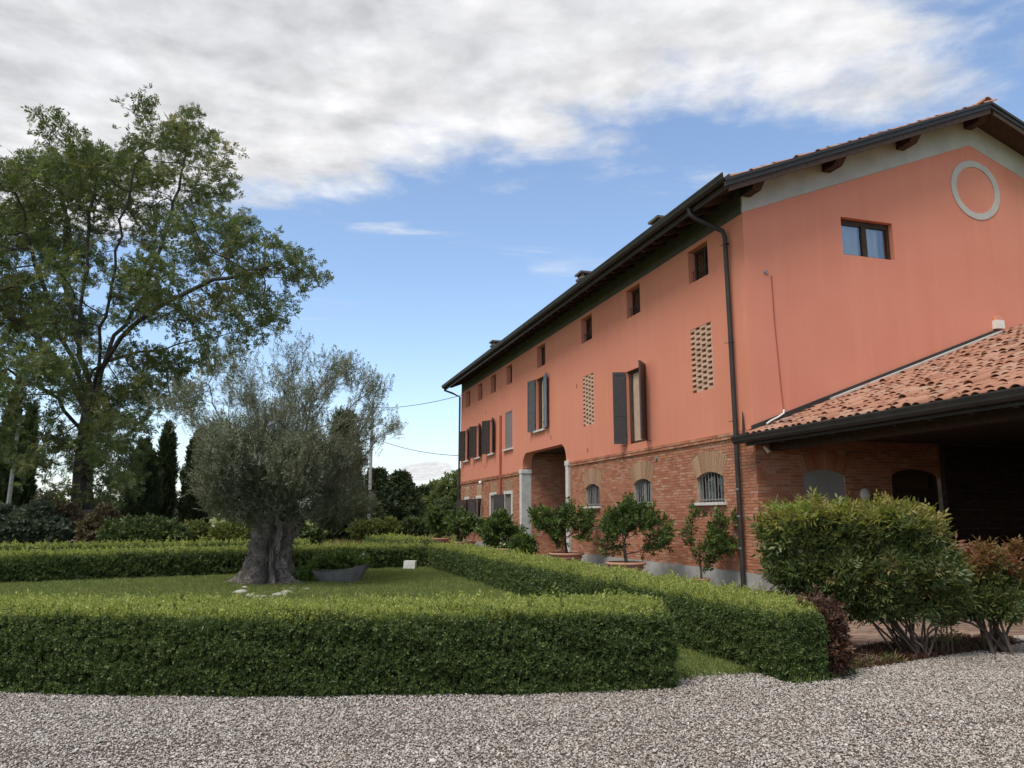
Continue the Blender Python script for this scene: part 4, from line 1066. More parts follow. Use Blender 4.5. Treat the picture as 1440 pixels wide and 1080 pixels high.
# ================================================================== PORTICO
port = thing('portico', (13, 9, 0), 'open lean-to portico with old terracotta tile roof and dark gutter against the gable', 'portico')
PS = .3687; PY0, PY1, PX0, PX1 = 2.6, GY - .04, 9.95, 18.6
def pz(x): return 3.39 + PS * (x - 10.19)
m = MB(); m.prism([(PX0, PY0, pz(PX0)), (PX1, PY0, pz(PX1)), (PX1, PY0, pz(PX1) - .06), (PX0, PY0, pz(PX0) - .06)], (0, PY1 - PY0, 0)); proof = m.build('roof', M_soffit, port)
y = PY1 - .5
while y > PY0: MB().prism([(PX0 + .04, y, pz(PX0 + .04) - .062), (PX1, y, pz(PX1) - .062), (PX1, y, pz(PX1) - .2), (PX0 + .04, y, pz(PX0 + .04) - .2)], (0, .1, 0)).build('rafter', M_darkwood, port); y -= .75
MB().box(10.82, 18.5, PY0 + .3, GY - .13, 3.32, 3.36).build('ceiling', M_soffit, port)
MB().box(10.55, 10.8, PY0, GY - .05, 3.05, pz(10.55) - .2).build('eaves_beam', M_darkwood, port)
MB().box(18.5, 18.8, PY0, GY, 0, pz(18.5) - .06).build('unseen_rear_wall', M_brick, port)  # out of view, added to darken the portico interior
for yy in (6.2, 2.7):
    p = MB().box(10.35, 10.85, yy, yy + .5, 0, 2.8).build('pillar', M_brick, port); MB().box(10.30, 10.90, yy - .05, yy + .55, 2.8, 3.049).build('capital', M_white, p); MB().box(10.31, 10.89, yy - .04, yy + .54, 0, .3).build('base', M_plinth, p)
MB().box(10.85, 18.5, 2.62, 2.9, 0, 3.3).build('added_end_wall', M_brick, port)  # unseen wall added to keep light out of the portico
gz = pz(9.95) - .02
g = MB(); g.prism([(px_, PY0 - .05, pz_) for px_, pz_ in gutter_profile(9.86, gz, .08)], (0, 14.95 - PY0, 0)); pg = g.build('gutter', M_darkmetal, port)
MB().box(9.945, 9.97, PY0, PY1, gz - .14, gz + .04).build('fascia', M_darkmetal, pg)
for yy in (12.6, 10.6, 8.6): MB().box(9.76, 9.95, yy, yy + .03, gz - .095, gz - .088).build('gutter_bracket', M_darkmetal, pg)
MB().prism([(10.1, GY - .10, pz(10.1) + .05), (17.5, GY - .10, pz(17.5) + .05), (17.5, GY - .10, pz(17.5) + .24), (10.1, GY - .10, pz(10.1) + .24)], (0, .065, 0)).build('wall_flashing', M_darkmetal, port)
m = MB(); m.prism([(12.2, GY - .24, pz(12.2) + .13), (17.5, GY - .24, pz(17.5) + .13), (17.5, GY - .24, pz(17.5) + .17), (12.2, GY - .24, pz(12.2) + .17)], (0, .14, 0)); m.build('mortar_fillet', M_frieze, port)
cand = []
for ci in range(54):
    y = PY1 - .14 - ci * .222
    for ri in range(29):
        x = PX0 - .02 + ri * .315 * math.cos(math.atan(PS)); j = lambda s: random.gauss(0, s)
        lift = abs(j(.008)) + (.03 if random.random() < .05 else 0)
        cand.append((Vector((x + j(.03), y + j(.011), pz(x) + .055 + lift)), tile_rot(PS, 1, j(.045), math.radians(-2.0) + j(.016)), y))
vis = lambda t: math.hypot(t[0].x, t[0].y) if (t[0].x * CY - t[0].y * SY) < .70 * (t[0].x * SY + t[0].y * CY) else 99
cand.sort(key=vis)
for loc, M, _ in cand[:295]: tile_piece(loc, M, proof)
rest = [(l, M) for l, M, _ in cand[295:]]
for ci in range(54):
    y = PY1 - .25 - ci * .222
    for ri in range(27): x = PX0 + .02 + ri * .315 * .938; rest.append((Vector((x, y, pz(x) + .085)), tile_rot(PS, 1, random.gauss(0, .02), 0, True)))
tiles_stuff('roof_tiles', rest, proof)

# ---- fittings that hang on the walls
t = thing('wall_lamp', (13.0, GY - .02, 2.1), 'round white globe lamp on the brick wall under the portico', 'lamp')
m = MB(); m.lathe((13.0, GY - .02, 2.1), [(.001, -.15), (.07, -.135), (.12, -.09), (.15, 0), (.12, .09), (.07, .135), (.001, .15)], 20); o = m.build('globe', M_whitepl, t)
for v in o.data.vertices: v.co.y = v.co.y * .55 - .07
MB().tube([(13.0, GY - .03, 2.1), (13.0, GY - .012, 2.1)], .1, 14).build('base', M_galv, t)
t = thing('alarm_siren', (17.55, GY - .03, 6.35), 'cream alarm siren box with faded amber lens above the portico roof', 'siren')
MB().box(17.43, 17.68, GY - .17, GY - .03, 6.33, 6.55).build('housing', M_whitepl, t); MB().prism([(17.44, GY - .16, 6.551), (17.67, GY - .16, 6.551), (17.60, GY - .13, 6.68), (17.50, GY - .13, 6.68)], (0, .1, 0)).build('lens', M_orange, t)
t = thing('spotlight', (10.4, GY - .03, 3.08), 'small white spotlight tucked under the portico gutter at the house corner', 'lamp')
MB().tube([(10.40, GY - .03, 3.14), (10.40, GY - .1, 3.12)], .02, 8).build('arm', M_whitepl, t); MB().tube([(10.37, GY - .09, 3.13), (10.41, GY - .15, 3.05), (10.43, GY - .18, 3.01)], [.035, .045, .05], 12).build('head', M_whitepl, t)
t = thing('wall_lamp', (FX - .02, 37.6, 3.3), 'small white bulb lamp on the brick wall at the far end of the house', 'lamp')
MB().tube([(FX - .02, 37.6, 3.25), (FX - .12, 37.6, 3.28)], .03, 8).build('arm', M_darkmetal, t); MB().lathe((FX - .16, 37.6, 3.3), [(.001, -.1), (.07, -.06), (.09, 0), (.06, .07), (.001, .1)], 14).build('globe', M_whitepl, t)

# ================================================================== TREES AND SHRUBS
# ---- the tall broadleaf tree beyond the lawn
M_ash = leaf_mat('ash_leaf', [(0, (.046, .070, .028)), (.5, (.072, .104, .040)), (.85, (.10, .135, .054)), (1, (.15, .16, .07))], .24, ((.19, .168, .07), .56, .68, .6), trans=.36)
def pinnate(name, mat, r, L, pairs, ll, lw, droop=.3):
    V, F = [], []
    for b in range(3):
        a0 = b * 2.1 + r.random(); tilt = r.uniform(.35, 1.0)
        ax = Vector((math.cos(a0) * math.sin(tilt), math.sin(a0) * math.sin(tilt), math.cos(tilt)))
        sd = ax.cross(Vector((0, 0, 1))); sd = sd.normalized() if sd.length > .01 else Vector((1, 0, 0))
        up = sd.cross(ax).normalized()
        for i in range(pairs):
            k = .25 + .75 * i / pairs; p = ax * L * k - Vector((0, 0, droop * L * k * k))
            for s in (-1, 1): add_leaf(V, F, p, ax * .6 + sd * s + Vector((r.normal(0, .2), r.normal(0, .2), r.normal(0, .2) - .2)), up, ll * r.uniform(.8, 1.2), lw * r.uniform(.8, 1.2))
        add_leaf(V, F, ax * L - Vector((0, 0, droop * L)), ax, up, ll, lw)
    return source(name, V, F, mat)
ASP = [pinnate('ash_sprig', M_ash, rg, .32, 5, .115, .045) for _ in range(5)]
TF_ = 42.0; tb = G(112, TF_)
tree = thing('broadleaf_tree', tb, 'tall spreading broadleaf tree with dark limbs and patches of yellowing leaves', 'tree')
s_px = TF_ / 1081 * 1.02
B2 = [(210, 195, 60), (262, 172, 40), (268, 142, 20), (130, 215, 68), (55, 225, 58), (292, 235, 36), (318, 248, 20), (180, 285, 90), (60, 330, 90), (275, 335, 70), (350, 345, 50), (405, 375, 40), (425, 395, 28), (330, 415, 62), (385, 425, 35), (395, 460, 16),
      (220, 420, 75), (100, 430, 80), (5, 420, 95), (-90, 340, 105), (-120, 470, 100), (-40, 240, 75), (300, 480, 40), (345, 470, 24), (40, 540, 66), (140, 565, 55), (205, 530, 60), (262, 515, 42), (90, 625, 50), (165, 640, 48), (45, 650, 38), (-60, 570, 80), (175, 680, 20), (70, 690, 24), (110, 660, 40), (140, 690, 30), (165, 600, 40), (150, 610, 34)]
blobs = []
for (bx_, by_, br) in B2:
    if by_ < 270: by_ += 20
    dmx = 9.0 * math.sqrt(max(.06, 1 - ((bx_ - 112) / 345) ** 2)) * (1 - .35 * max(0, (320 - by_) / 200)) * (.55 if by_ > 600 else 1)
    for k in range(3 if br > 45 else 2):
        dep = rg.uniform(-1, 1) * dmx; c = W(bx_, by_, TF_ + dep); rr_ = br * (TF_ + dep) / 1081
        for q_ in range(5):
            dd_ = Vector(rg.normal(0, .48, 3)) * rr_; dd_.z *= .75; k_ = rg.uniform(.34, .58) * rr_; blobs.append((c + dd_, k_, k_, k_ * .7))
att = blob_points(blobs, 7000)
trunk = [Vector((tb.x, tb.y, z)) + Vector((.05 * math.sin(z), .04 * math.cos(z * .8), 0)) for z in (-.1, .4, 1.0, 2.0, 3.2, 4.5, 6.0, 7.2, 8.2)]
def limb(px_list, d0, d1, start):
    pts = []
    prev = trunk[start]; n_ = len(px_list)
    for k, (a_, b_) in enumerate(px_list):
        q = W(a_, b_, TF_ + d0 + (d1 - d0) * (k + 1) / n_)
        m_ = max(1, int((q - prev).length / .8))
        for i_ in range(m_): pts.append(prev.lerp(q, (i_ + 1) / m_) + Vector(rg.normal(0, .07, 3)))
        prev = q
    return (start, pts)
LIMBS = [limb([(113, 500), (112, 430), (120, 380), (125, 300), (138, 230)], 0, 1.5, 8), limb([(140, 490), (152, 420), (168, 330), (192, 230)], 0, -2.5, 8), limb([(150, 500), (190, 455), (240, 420), (300, 392), (360, 385)], 0, -1.5, 7),
         limb([(150, 490), (200, 420), (235, 320), (262, 210)], 0, 3, 8), limb([(92, 490), (65, 420), (42, 350), (25, 270)], 0, -3, 8), limb([(85, 510), (40, 465), (-10, 425), (-70, 390)], 0, 2.5, 7), limb([(128, 520), (175, 500), (250, 485), (310, 470)], 0, 4, 7),
         limb([(80, 560), (50, 545), (10, 520)], 0, -4, 6), limb([(105, 470), (90, 390), (95, 310), (75, 230)], 0, 4, 8)]
nodes, par, rad, kids = colonize(trunk, att, .5, 4.2, .62, 90, .0135, 2.3, trunk_r=[.78, .66, .58, .54, .51, .49, .47, .46, .45], limbs=LIMBS)
low = [i for i in range(9)]
mb = MB(); chains_mesh(mb, nodes, par, rad, 8, .012); mb.build('trunk', M_bark, tree)
MB().tube([tuple(nodes[i]) for i in range(4)], [.80, .68, .60, .555], 12, cap=False).build('lower_bark', M_barklow, tree)
P, R_, S_ = twig_leaves(nodes, par, rad, .026, 6, .27, 1.0, (tb.x, tb.y, 11), .2); print('ash', len(P), len(nodes))
scatter('crown', P, R_, S_ * 1.05, ASP, tree)

# ---- the old olive
M_olive = leaf_mat('olive_leaf', [(0, (.058, .078, .044)), (.45, (.098, .122, .076)), (.8, (.155, .178, .125)), (1, (.25, .27, .215))], .8, ((.085, .095, .045), .5, .7, .5), trans=.18, rough=.5)
OSP = [sprig('olive_sprig', M_olive, rg, .22, 15, .062, .0135, .75, .0022, .3) for _ in range(5)]
OF = 19.3; ob = G(380, OF)
M_obark = ground_mat('olive_bark', [(.29, .245, .21), (.15, .12, .10), (.40, .35, .31)], (5, 14), bump=(22, .09))
olive = thing('olive_tree', ob, 'ancient olive tree with massive gnarled trunk and silvery crown on the lawn', 'tree')
def gnarl(base, prof, nseg, seed):
    """fluted twisted trunk: prof = (z, radius across, radius deep, dx)"""
    m = MB(); k = len(prof); r = np.random.default_rng(seed); ph = r.random(6) * 6
    rgt = Vector((CY, -SY, 0)); fw = Vector((SY, CY, 0)); zs = np.linspace(0, 1, 70); Z = [p[0] for p in prof]
    for q in zs:
        z = Z[0] + (Z[-1] - Z[0]) * q
        ra, rd, dx_ = [np.interp(z, Z, [p[j] for p in prof]) for j in (1, 2, 3)]
        for j in range(nseg):
            a = 2 * PI * j / nseg; aw = a + .5 * math.sin(z * 2.1 + 2 * a) * .35 + z * .25
            wv = math.sin(z * 6 + 3 * a) * .35 + math.sin(z * 11 - 2 * a + 1) * .2
            fl = .13 * math.sin(5 * aw + ph[0]) + .13 * (.8 - 2.4 * abs(math.sin(7 * aw + wv * 1.2 + ph[5])) ** .55) + .08 * (.9 - 2 * abs(math.sin(15 * aw + 2.2 * wv + ph[4])) ** .6) + rg.normal(0, .026) + .10 * math.sin(9 * aw + ph[1] + z * 1.6) + .06 * math.sin(17 * aw + ph[2] - z * 3) + .035 * math.sin(31 * aw + 4 * z + ph[3])
            fl += .05 * math.sin(z * 9 + 3 * aw + ph[4]) * math.sin(4 * aw + z * 5)
            fl -= .22 * max(0, math.cos(a - 4.9 + .25 * math.sin(z * 3))) ** 26 + .16 * max(0, math.cos(a - 5.6 + .2 * math.sin(z * 4))) ** 40
            foot = 1 + .13 * max(0, (.35 - z) / .35) * (1 + math.sin(5 * aw + ph[0]))
            kk = (1 + fl) * foot; p = base + rgt * (dx_ + ra * kk * math.cos(a)) + fw * (rd * kk * math.sin(a)); m.v.append((p.x, p.y, z))
    for i in range(len(zs) - 1):
        for j in range(nseg): j2 = (j + 1) % nseg; m.f.append((i * nseg + j, i * nseg + j2, (i + 1) * nseg + j2, (i + 1) * nseg + j))
    m.f.append(tuple((len(zs) - 1) * nseg + j for j in range(nseg))); m.sm = True; return m
gnarl(ob, [(-.08, .80, .68, 0), (.12, .70, .60, 0), (.4, .60, .52, .0), (.8, .52, .46, .05), (1.1, .54, .48, .10), (1.4, .60, .5, .14), (1.7, .52, .44, .16), (1.9, .25, .2, .17)], 160, 5).build('trunk', M_obark, olive)
s_o = OF / 1081 * 1.01
OB = [(300, 575, 30), (275, 560, 22), (335, 555, 36), (360, 540, 34), (395, 560, 38), (330, 600, 30), (300, 612, 22), (275, 598, 12), (420, 545, 30), (445, 525, 26), (480, 520, 24), (505, 530, 22), (530, 560, 18), (510, 570, 26), (545, 600, 16), (555, 612, 10), (520, 610, 20), (450, 590, 36), (400, 620, 46), (356, 650, 44), (328, 682, 30), (322, 708, 22), (360, 700, 46), (410, 690, 50), (450, 660, 44), (470, 705, 36), (490, 650, 24), (435, 725, 26), (345, 730, 24), (495, 715, 20), (455, 500, 12)]
blobs = []; dense = []
for bx_, by_, br in OB:
    dm = 2.0 * math.sqrt(max(.08, 1 - ((bx_ - 400) / 170) ** 2))
    for k in range(3):
        dep = rg.uniform(-1, 1) * dm; c = W(bx_, by_, OF); c = Vector((c.x + SY * dep, c.y + CY * dep, c.z)); q = br * s_o
        if by_ < 615:
            for q_ in range(3): blobs.append((c + Vector(rg.normal(0, .5, 3)) * q, q * .42, q * .42, q * .36))
        else: blobs.append((c, q, q, q * .9)); dense.append(blobs[-1])
att = blob_points(blobs, 3900)
att = att[att[:, 2] > 1.25]
o0 = ob + Vector((.14 * CY, -.14 * SY, 0))
nodes, par, rad, kids = colonize([o0 + Vector((0, 0, z)) for z in (1.1, 1.35, 1.6)], att, .16, 1.4, .24, 70, .0065, 2.2, trunk_r=[.30, .24, .20])
mb = MB(); chains_mesh(mb, nodes, par, rad, 7, .0055); mb.build('limbs', M_obark, olive)
P, R_, S_ = twig_leaves(nodes, par, rad, .014, 8, .10, 1.0, tuple(o0 + Vector((0, 0, 1.5))), .45)
scatter('crown', P, R_, S_ * .95, OSP, olive); print('olive', len(P), len(nodes))
# upright suckers of the dense lower crown
ex = blob_points(dense, 5200, .1)
ex = ex[ex[:, 2] > 1.0]; D = (ex - np.array([tuple(o0 + Vector((0, 0, .6)))])); D /= np.linalg.norm(D, axis=1, keepdims=True); D += rg.normal(0, .3, D.shape); D[:, 2] += .4
scatter('suckers', ex, euler_from_dir(D), 1.15 * np.exp(rg.normal(0, .25, len(ex))), OSP, olive)
# stones at its foot
def rock(mb, c, r, seed):
    import bmesh
    g_ = np.random.default_rng(seed); bm = bmesh.new(); bmesh.ops.create_icosphere(bm, subdivisions=2, radius=1); n0 = len(mb.v)
    sx2, sy2, sz2 = r, r * g_.uniform(.6, .9), r * g_.uniform(.35, .5); ph = g_.random(3) * 6
    for v in bm.verts: k = 1 + .14 * math.sin(3 * v.co.x + ph[0]) + .12 * math.sin(4 * v.co.y + ph[1]) + g_.normal(0, .035); mb.v.append((c[0] + v.co.x * sx2 * k, c[1] + v.co.y * sy2 * k, c[2] + v.co.z * sz2 * k))
    mb.f += [tuple(n0 + v.index for v in f.verts) for f in bm.faces]; bm.free(); return mb
for i, (qx, qy, r) in enumerate(((343, 829, .17), (358, 833, .12), (372, 835, .14), (385, 834, .10), (398, 832, .15), (409, 829, .13), (415, 824, .10), (436, 824, .09), (350, 822, .10))):
    F = 1.6 * math.cos(PITCH) / max(.01, ((qy - 727) / FPX)) ; g0 = G(qx, min(F, 19.0)); g0 = ob + (g0 - ob) * 1.0
    dd = g0 - ob
    if dd.length < .85: g0 = ob + dd.normalized() * .95
    props(rock(MB(), (g0.x, g0.y, r * .12), r, i).build('stone', M_rock, None, (g0.x, g0.y, 0)), 'rough pale stone lying in the grass at the foot of the old olive', 'stone', 'stones round the olive foot')

# ---- boat shaped planter
M_plant = leaf_mat('planter_leaf', [(0, (.075, .13, .03)), (.5, (.115, .185, .042)), (1, (.17, .24, .06))], 3, None, .3)
M_petal = pmat('white_petal', (.78, .78, .74), .7, col2=(.7, .7, .62), nscale=30)
LSP = [sprig('planter_sprig', M_plant, rg, .07, 9, .05, .02, 1.0, .0015) for _ in range(3)]
FLS = [sprig('white_flower', M_petal, rg, .012, 6, .028, .022, 1.4, 0) for _ in range(2)]
pc = Vector((1.75, 19.9, 0)); rt = Vector((CY, -SY, 0)); fwd = Vector((SY, CY, 0))
pl = thing('planter', pc, 'dark boat shaped planter on the lawn spilling green leaves and white flowers', 'planter')
m = MB(); prof = [(-.72, .30, .14), (-.6, .29, .24), (-.3, .28, .32), (.1, .32, .33), (.45, .40, .27), (.68, .47, .15), (.74, .50, .08)]
for inn in (0, 1):
    for sxx, ztop, hw in prof:
        for (wf, zf) in ((-1, 1), (-.62, 0), (.62, 0), (1, 1)):
            h = hw - .03 * inn; bot = .0 + .025 * inn; along = sxx * (.62 if zf == 0 else 1) * (1 - .03 * inn)
            p = pc + rt * along + fwd * (h * wf) + Vector((0, 0, ztop if zf else bot)); m.v.append(tuple(p))
k = len(prof)
for inn in (0, 1):
    o_ = inn * k * 4
    for i in range(k - 1):
        for j in range(3): m.f.append((o_ + i * 4 + j, o_ + i * 4 + j + 1, o_ + (i + 1) * 4 + j + 1, o_ + (i + 1) * 4 + j))
    m.f.append((o_, o_ + 1, o_ + 2, o_ + 3)); m.f.append(tuple(o_ + (k - 1) * 4 + j for j in (3, 2, 1, 0)))
for i in range(k - 1):
    for j in (0, 3): m.f.append((i * 4 + j, (i + 1) * 4 + j, k * 4 + (i + 1) * 4 + j, k * 4 + i * 4 + j))
m.build('trough', M_boat, pl)
ms = MB().poly([tuple(pc + rt * a_ + fwd * b_ + Vector((0, 0, .24 + .08 * (a_ > 0)))) for a_, b_ in ((-.62, -.15), (.55, -.12), (.55, .12), (-.62, .15))]); ms.build('soil', M_soil, pl)
n = 2100; a_ = rg.uniform(-1.12, .68, n); b_ = np.clip(rg.normal(0, .14, n), -.24, .3); hgt = np.interp(a_, [-.62, .68], [.40, .56]) + .22 * np.clip(1 - ((a_ + .05) / .7) ** 2, 0, 1) + rg.normal(0, .035, n); hgt = np.where(a_ < -.62, .50 + (a_ + .62) * .75 + rg.normal(0, .06, n), hgt) - np.abs(b_) * .2
hgt = np.where((a_ < -.7), hgt * rg.uniform(.25, 1, n), hgt)
P = np.array([tuple(pc)]) + a_[:, None] * np.array([tuple(rt)]) + b_[:, None] * np.array([tuple(fwd)]); P[:, 2] = np.maximum(hgt, .03)
D = rg.normal(0, .6, (n, 3)); D[:, 2] += .8; scatter('plants', P, euler_from_dir(D), np.exp(rg.normal(0, .2, n)), LSP, pl)
i_ = rg.choice(n, 60); Pf = P[i_] + np.array([[0, 0, .06]]); D = rg.normal(0, .4, (60, 3)) + np.array([[-.2, -.7, .7]]); scatter('flowers', Pf, euler_from_dir(D), rg.uniform(.8, 1.4, 60), FLS, pl)
c = Vector((4.22, 24.15, 0)); m = MB()
m.prism([c + rt * -.19 - fwd * .10, c + rt * .17 - fwd * .16, c + rt * .19 + fwd * .10, c + rt * -.16 + fwd * .14], (.02, .01, .27))
props(m.build('stone_block', M_white, None, c), 'squared white stone block set against the hedge behind the lawn', 'stone')

# ---- potted citrus along the house
M_citrus = leaf_mat('citrus_leaf', [(0, (.028, .055, .014)), (.5, (.045, .085, .02)), (.85, (.075, .125, .03)), (1, (.13, .18, .05))], 2, None, .25, .35)
CSP = [sprig('citrus_sprig', M_citrus, rg, .13, 9, .085, .038, .95, .0025) for _ in range(4)]
M_blossom = pmat('pale_blossom', (.72, .70, .6), .7, col2=(.62, .6, .45), nscale=20)
def citrus(base, label, pot_r, pot_h, blobs_px, Fd, trunk_h, natt, stems=1, soil_flowers=0, big=1.0):
    t = thing('potted_lemon_tree', base, label, 'potted tree', 'potted citrus trees before the house')
    r, h = pot_r, pot_h
    pt = MB().lathe(base, [(.001, 0), (r * .62, 0), (r * .66, .02), (r * .88, h * .8), (r * .9, h * .86), (r * 1.0, h * .87), (r * 1.03, h * .93), (r * 1.0, h), (r * .88, h), (r * .86, h * .9)], 32).build('pot', M_terra, t)
    MB().lathe(base, [(r * .95, h * .70), (r * .93, h * .72), (r * .9, h * .74)], 32).build('moulding', M_terra, pt)
    MB().lathe(base, [(.001, h * .91), (r * .5, h * .92), (r * .87, h * .9)], 24).build('soil', M_soil, t)
    bl = []
    for bx_, by_, br in blobs_px:
        c = W(bx_, by_, Fd); q = br * Fd / 1081
        for k in range(2):
            dep = rg.uniform(-.55, .55) * min(1, 3 * q); bl.append((Vector((c.x + SY * dep, c.y + CY * dep, c.z)), q, q, q))
    att = blob_points(bl, natt)
    zs = np.linspace(h * .8, trunk_h, 5); tr = [Vector((base.x + .03 * math.sin(z * 5), base.y, z)) for z in zs]
    nodes, par, rad, kids = colonize(tr, att, .085, .9, .13, 45, .0055, 2.2, trunk_r=[.05, .045, .04, .036, .034] if stems == 1 else [.03, .026, .024, .022, .02])
    mb = MB(); chains_mesh(mb, nodes, par, rad, 6, .004); mb.build('trunk', M_twig, t)
    P, R_, S_ = twig_leaves(nodes, par, rad, .013, 3, .045, big, tuple(tr[-1]), .3); scatter('crown', P, R_, S_, CSP, t)
    if soil_flowers:
        n = soil_flowers; a_ = rg.uniform(0, 2 * PI, n); q = r * np.sqrt(rg.random(n)); P = np.stack([base.x + q * np.cos(a_), base.y + q * np.sin(a_), h + rg.uniform(0, .22, n)], 1)
        D = rg.normal(0, .5, (n, 3)); D[:, 2] += .8; scatter('underplanting', P, euler_from_dir(D), np.exp(rg.normal(0, .2, n)), LSP, t); k = n // 8
        scatter('flowers', P[:k] + np.array([[0, 0, .08]]), euler_from_dir(D[:k]), rg.uniform(1.2, 2, k), FLS, t)
    return t
def fdist(v): return v.x * SY + v.y * CY
b = Vector((8.6, 40.3, 0)); citrus(b, 'dark bushy lemon tree in a terracotta bowl beyond the far corner windows', .62, .52, [(616, 737, 15), (608, 728, 9), (624, 745, 10), (614, 722, 7), (628, 735, 8)], fdist(b), 1.0, 260, big=1.35)
b = Vector((8.7, 35.2, 0)); citrus(b, 'rounded lemon tree in a low terracotta bowl before the shuttered ground floor windows', .52, .50, [(650, 740, 16), (640, 735, 10), (662, 738, 10), (652, 728, 8)], fdist(b), .95, 260, big=1.3)
b = Vector((8.75, 29.0, 0)); citrus(b, 'broad lemon tree with white flowers round its foot beside the carriage arch', .52, .42, [(700, 745, 22), (682, 742, 13), (722, 752, 14), (710, 732, 12), (690, 757, 12), (736, 762, 8)], fdist(b), .8, 420, soil_flowers=240, big=1.2)
b = Vector((8.94, 23.0, 0)); citrus(b, 'lopsided lemon tree with bare lower branches in a wide bowl by the carriage arch', .56, .50, [(790, 735, 22), (765, 735, 16), (755, 722, 9), (815, 738, 18), (828, 728, 12), (800, 718, 12), (780, 752, 12), (822, 752, 10)], fdist(b), .92, 480, big=1.0)
b = Vector((8.54, 17.9, 0)); citrus(b, 'large round headed lemon tree in a wide terracotta bowl before the brick wall', .50, .50, [(880, 735, 28), (905, 728, 22), (858, 745, 17), (925, 750, 17), (885, 715, 14), (853, 775, 9), (915, 768, 12), (936, 757, 9), (865, 728, 14), (934, 735, 8)], fdist(b), .95, 620, big=.95)
b = Vector((9.35, 15.75, 0)); citrus(b, 'slender young lemon tree with sparse crown beside the downpipe', .22, .24, [(1000, 760, 18), (1020, 765, 15), (975, 725, 10), (972, 708, 5), (1012, 735, 13), (985, 780, 12), (1035, 770, 10), (968, 752, 7), (1038, 722, 6), (1000, 788, 8)], fdist(b), .75, 300, stems=2, big=.95)
# low flowering plant at the foot of the arch pier
pb_ = Vector((9.3, 30.2, 0)); t = thing('flowering_plant', pb_, 'low bushy green plant at the foot of the grey arch pier', 'plant')
n = 700; d = rg.normal(size=(n, 3)); d /= np.linalg.norm(d, axis=1, keepdims=True); P = np.array([[9.0, 27.6, .42]]) + d * (rg.random((n, 1)) ** .4) * np.array([[.5, .5, .45]]); P = P[P[:, 2] > .02]
D = rg.normal(0, .5, (len(P), 3)); D[:, 2] += .7; t.location = (9.0, 27.6, 0); LOC[t] = Vector((9.0, 27.6, 0)); scatter('foliage', P, euler_from_dir(D), 1.3 * np.exp(rg.normal(0, .2, len(P))), CSP, t)
MB().tube([(9.0, 27.6, 0), (9.0, 27.62, .25)], [.03, .015], 6).build('stem', M_twig, t)

# ---- nandina shrubs by the portico
def nandina(base, name, label, blobs_, stems, mats, n_leaf, stem_r, top_frac=.55):
    t = thing(name, base, label, 'shrub')
    P = blob_points(blobs_, n_leaf, .35); P = P[P[:, 2] > (.47 if n_leaf > 1600 else .06)]
    r = np.random.default_rng(int(base.x * 100))
    mb = MB()
    for i in range(stems):
        a = r.uniform(0, 2 * PI); q = blobs_[r.integers(len(blobs_))]; tg = Vector(q[0]) + Vector((r.normal(0, .25), r.normal(0, .2), r.normal(0, .15)))
        s = base + Vector((r.normal(0, .10), r.normal(0, .08), 0)); md = s.lerp(tg, .5) + Vector((r.normal(0, .06), r.normal(0, .06), .12)); q1 = s.lerp(md, .5) + Vector((r.normal(0, .02), r.normal(0, .02), .06))
        mb.tube([s, q1, md, tg], [stem_r, stem_r * .9, stem_r * .75, stem_r * .35], 6, cap=False)
    mb.build('stems', M_twig, t)
    zt = P[:, 2]; zmax = zt.max(); D = (P - np.array([tuple(base + Vector((0, 0, .5)))])); D /= np.linalg.norm(D, axis=1, keepdims=True); D += rg.normal(0, .45, D.shape); D[:, 2] += .25
    loc_top = np.array([max((b_[0].z + b_[3]) for b_ in blobs_ if abs(b_[0].x - p[0]) < b_[1] * 1.1 and abs(b_[0].y - p[1]) < b_[2] * 1.3) if any(abs(b_[0].x - p[0]) < b_[1] * 1.1 and abs(b_[0].y - p[1]) < b_[2] * 1.3 for b_ in blobs_) else zmax for p in P])
    topm = (loc_top - zt) < rg.uniform(.10, .38, len(P))
    scatter('foliage', P[~topm], euler_from_dir(D[~topm]), np.exp(rg.normal(0, .2, (~topm).sum())), mats[0], t)
    P[topm, 2] += rg.exponential(.035, topm.sum())
    scatter('young_foliage', P[topm], euler_from_dir(D[topm] + np.array([[0, 0, .5]])), np.exp(rg.normal(0, .2, topm.sum())), mats[1], t)
    return t
M_nan = leaf_mat('nandina_leaf', [(0, (.042, .068, .024)), (.5, (.072, .106, .036)), (.85, (.11, .145, .05)), (1, (.18, .155, .065))], 2.2, ((.13, .12, .04), .55, .72, .5), .28)
M_nant = leaf_mat('nandina_young_leaf', [(0, (.13, .155, .04)), (.5, (.165, .185, .046)), (1, (.20, .17, .065))], 1.6, ((.125, .21, .04), .5, .7, .7), .36)
M_nanr = leaf_mat('nandina_red_leaf', [(0, (.15, .075, .045)), (.5, (.20, .10, .06)), (1, (.14, .12, .04))], 2, None, .3)
M_dry = leaf_mat('dry_leaf', [(0, (.04, .022, .015)), (.5, (.062, .033, .022)), (1, (.09, .052, .03))], 3, None, .15)
mkn = lambda m: [pinnate('nandina_sprig', m, rg, .14, 3, .070, .024, .25) for _ in range(4)]
NSF = [pinnate('dry_sprig', M_dry, rg, .08, 3, .035, .015, .2) for _ in range(3)]
NSP, NST, NSR, NSD = mkn(M_nan), mkn(M_nant), mkn(M_nanr), mkn(M_dry)
NF = 9.4
def nb(px_, py_, r, F=NF, dz=.9): q = r * .84 * F / 1081; c = W(px_, py_ + 11, F); return (c, q, q * 1.1, q * dz)
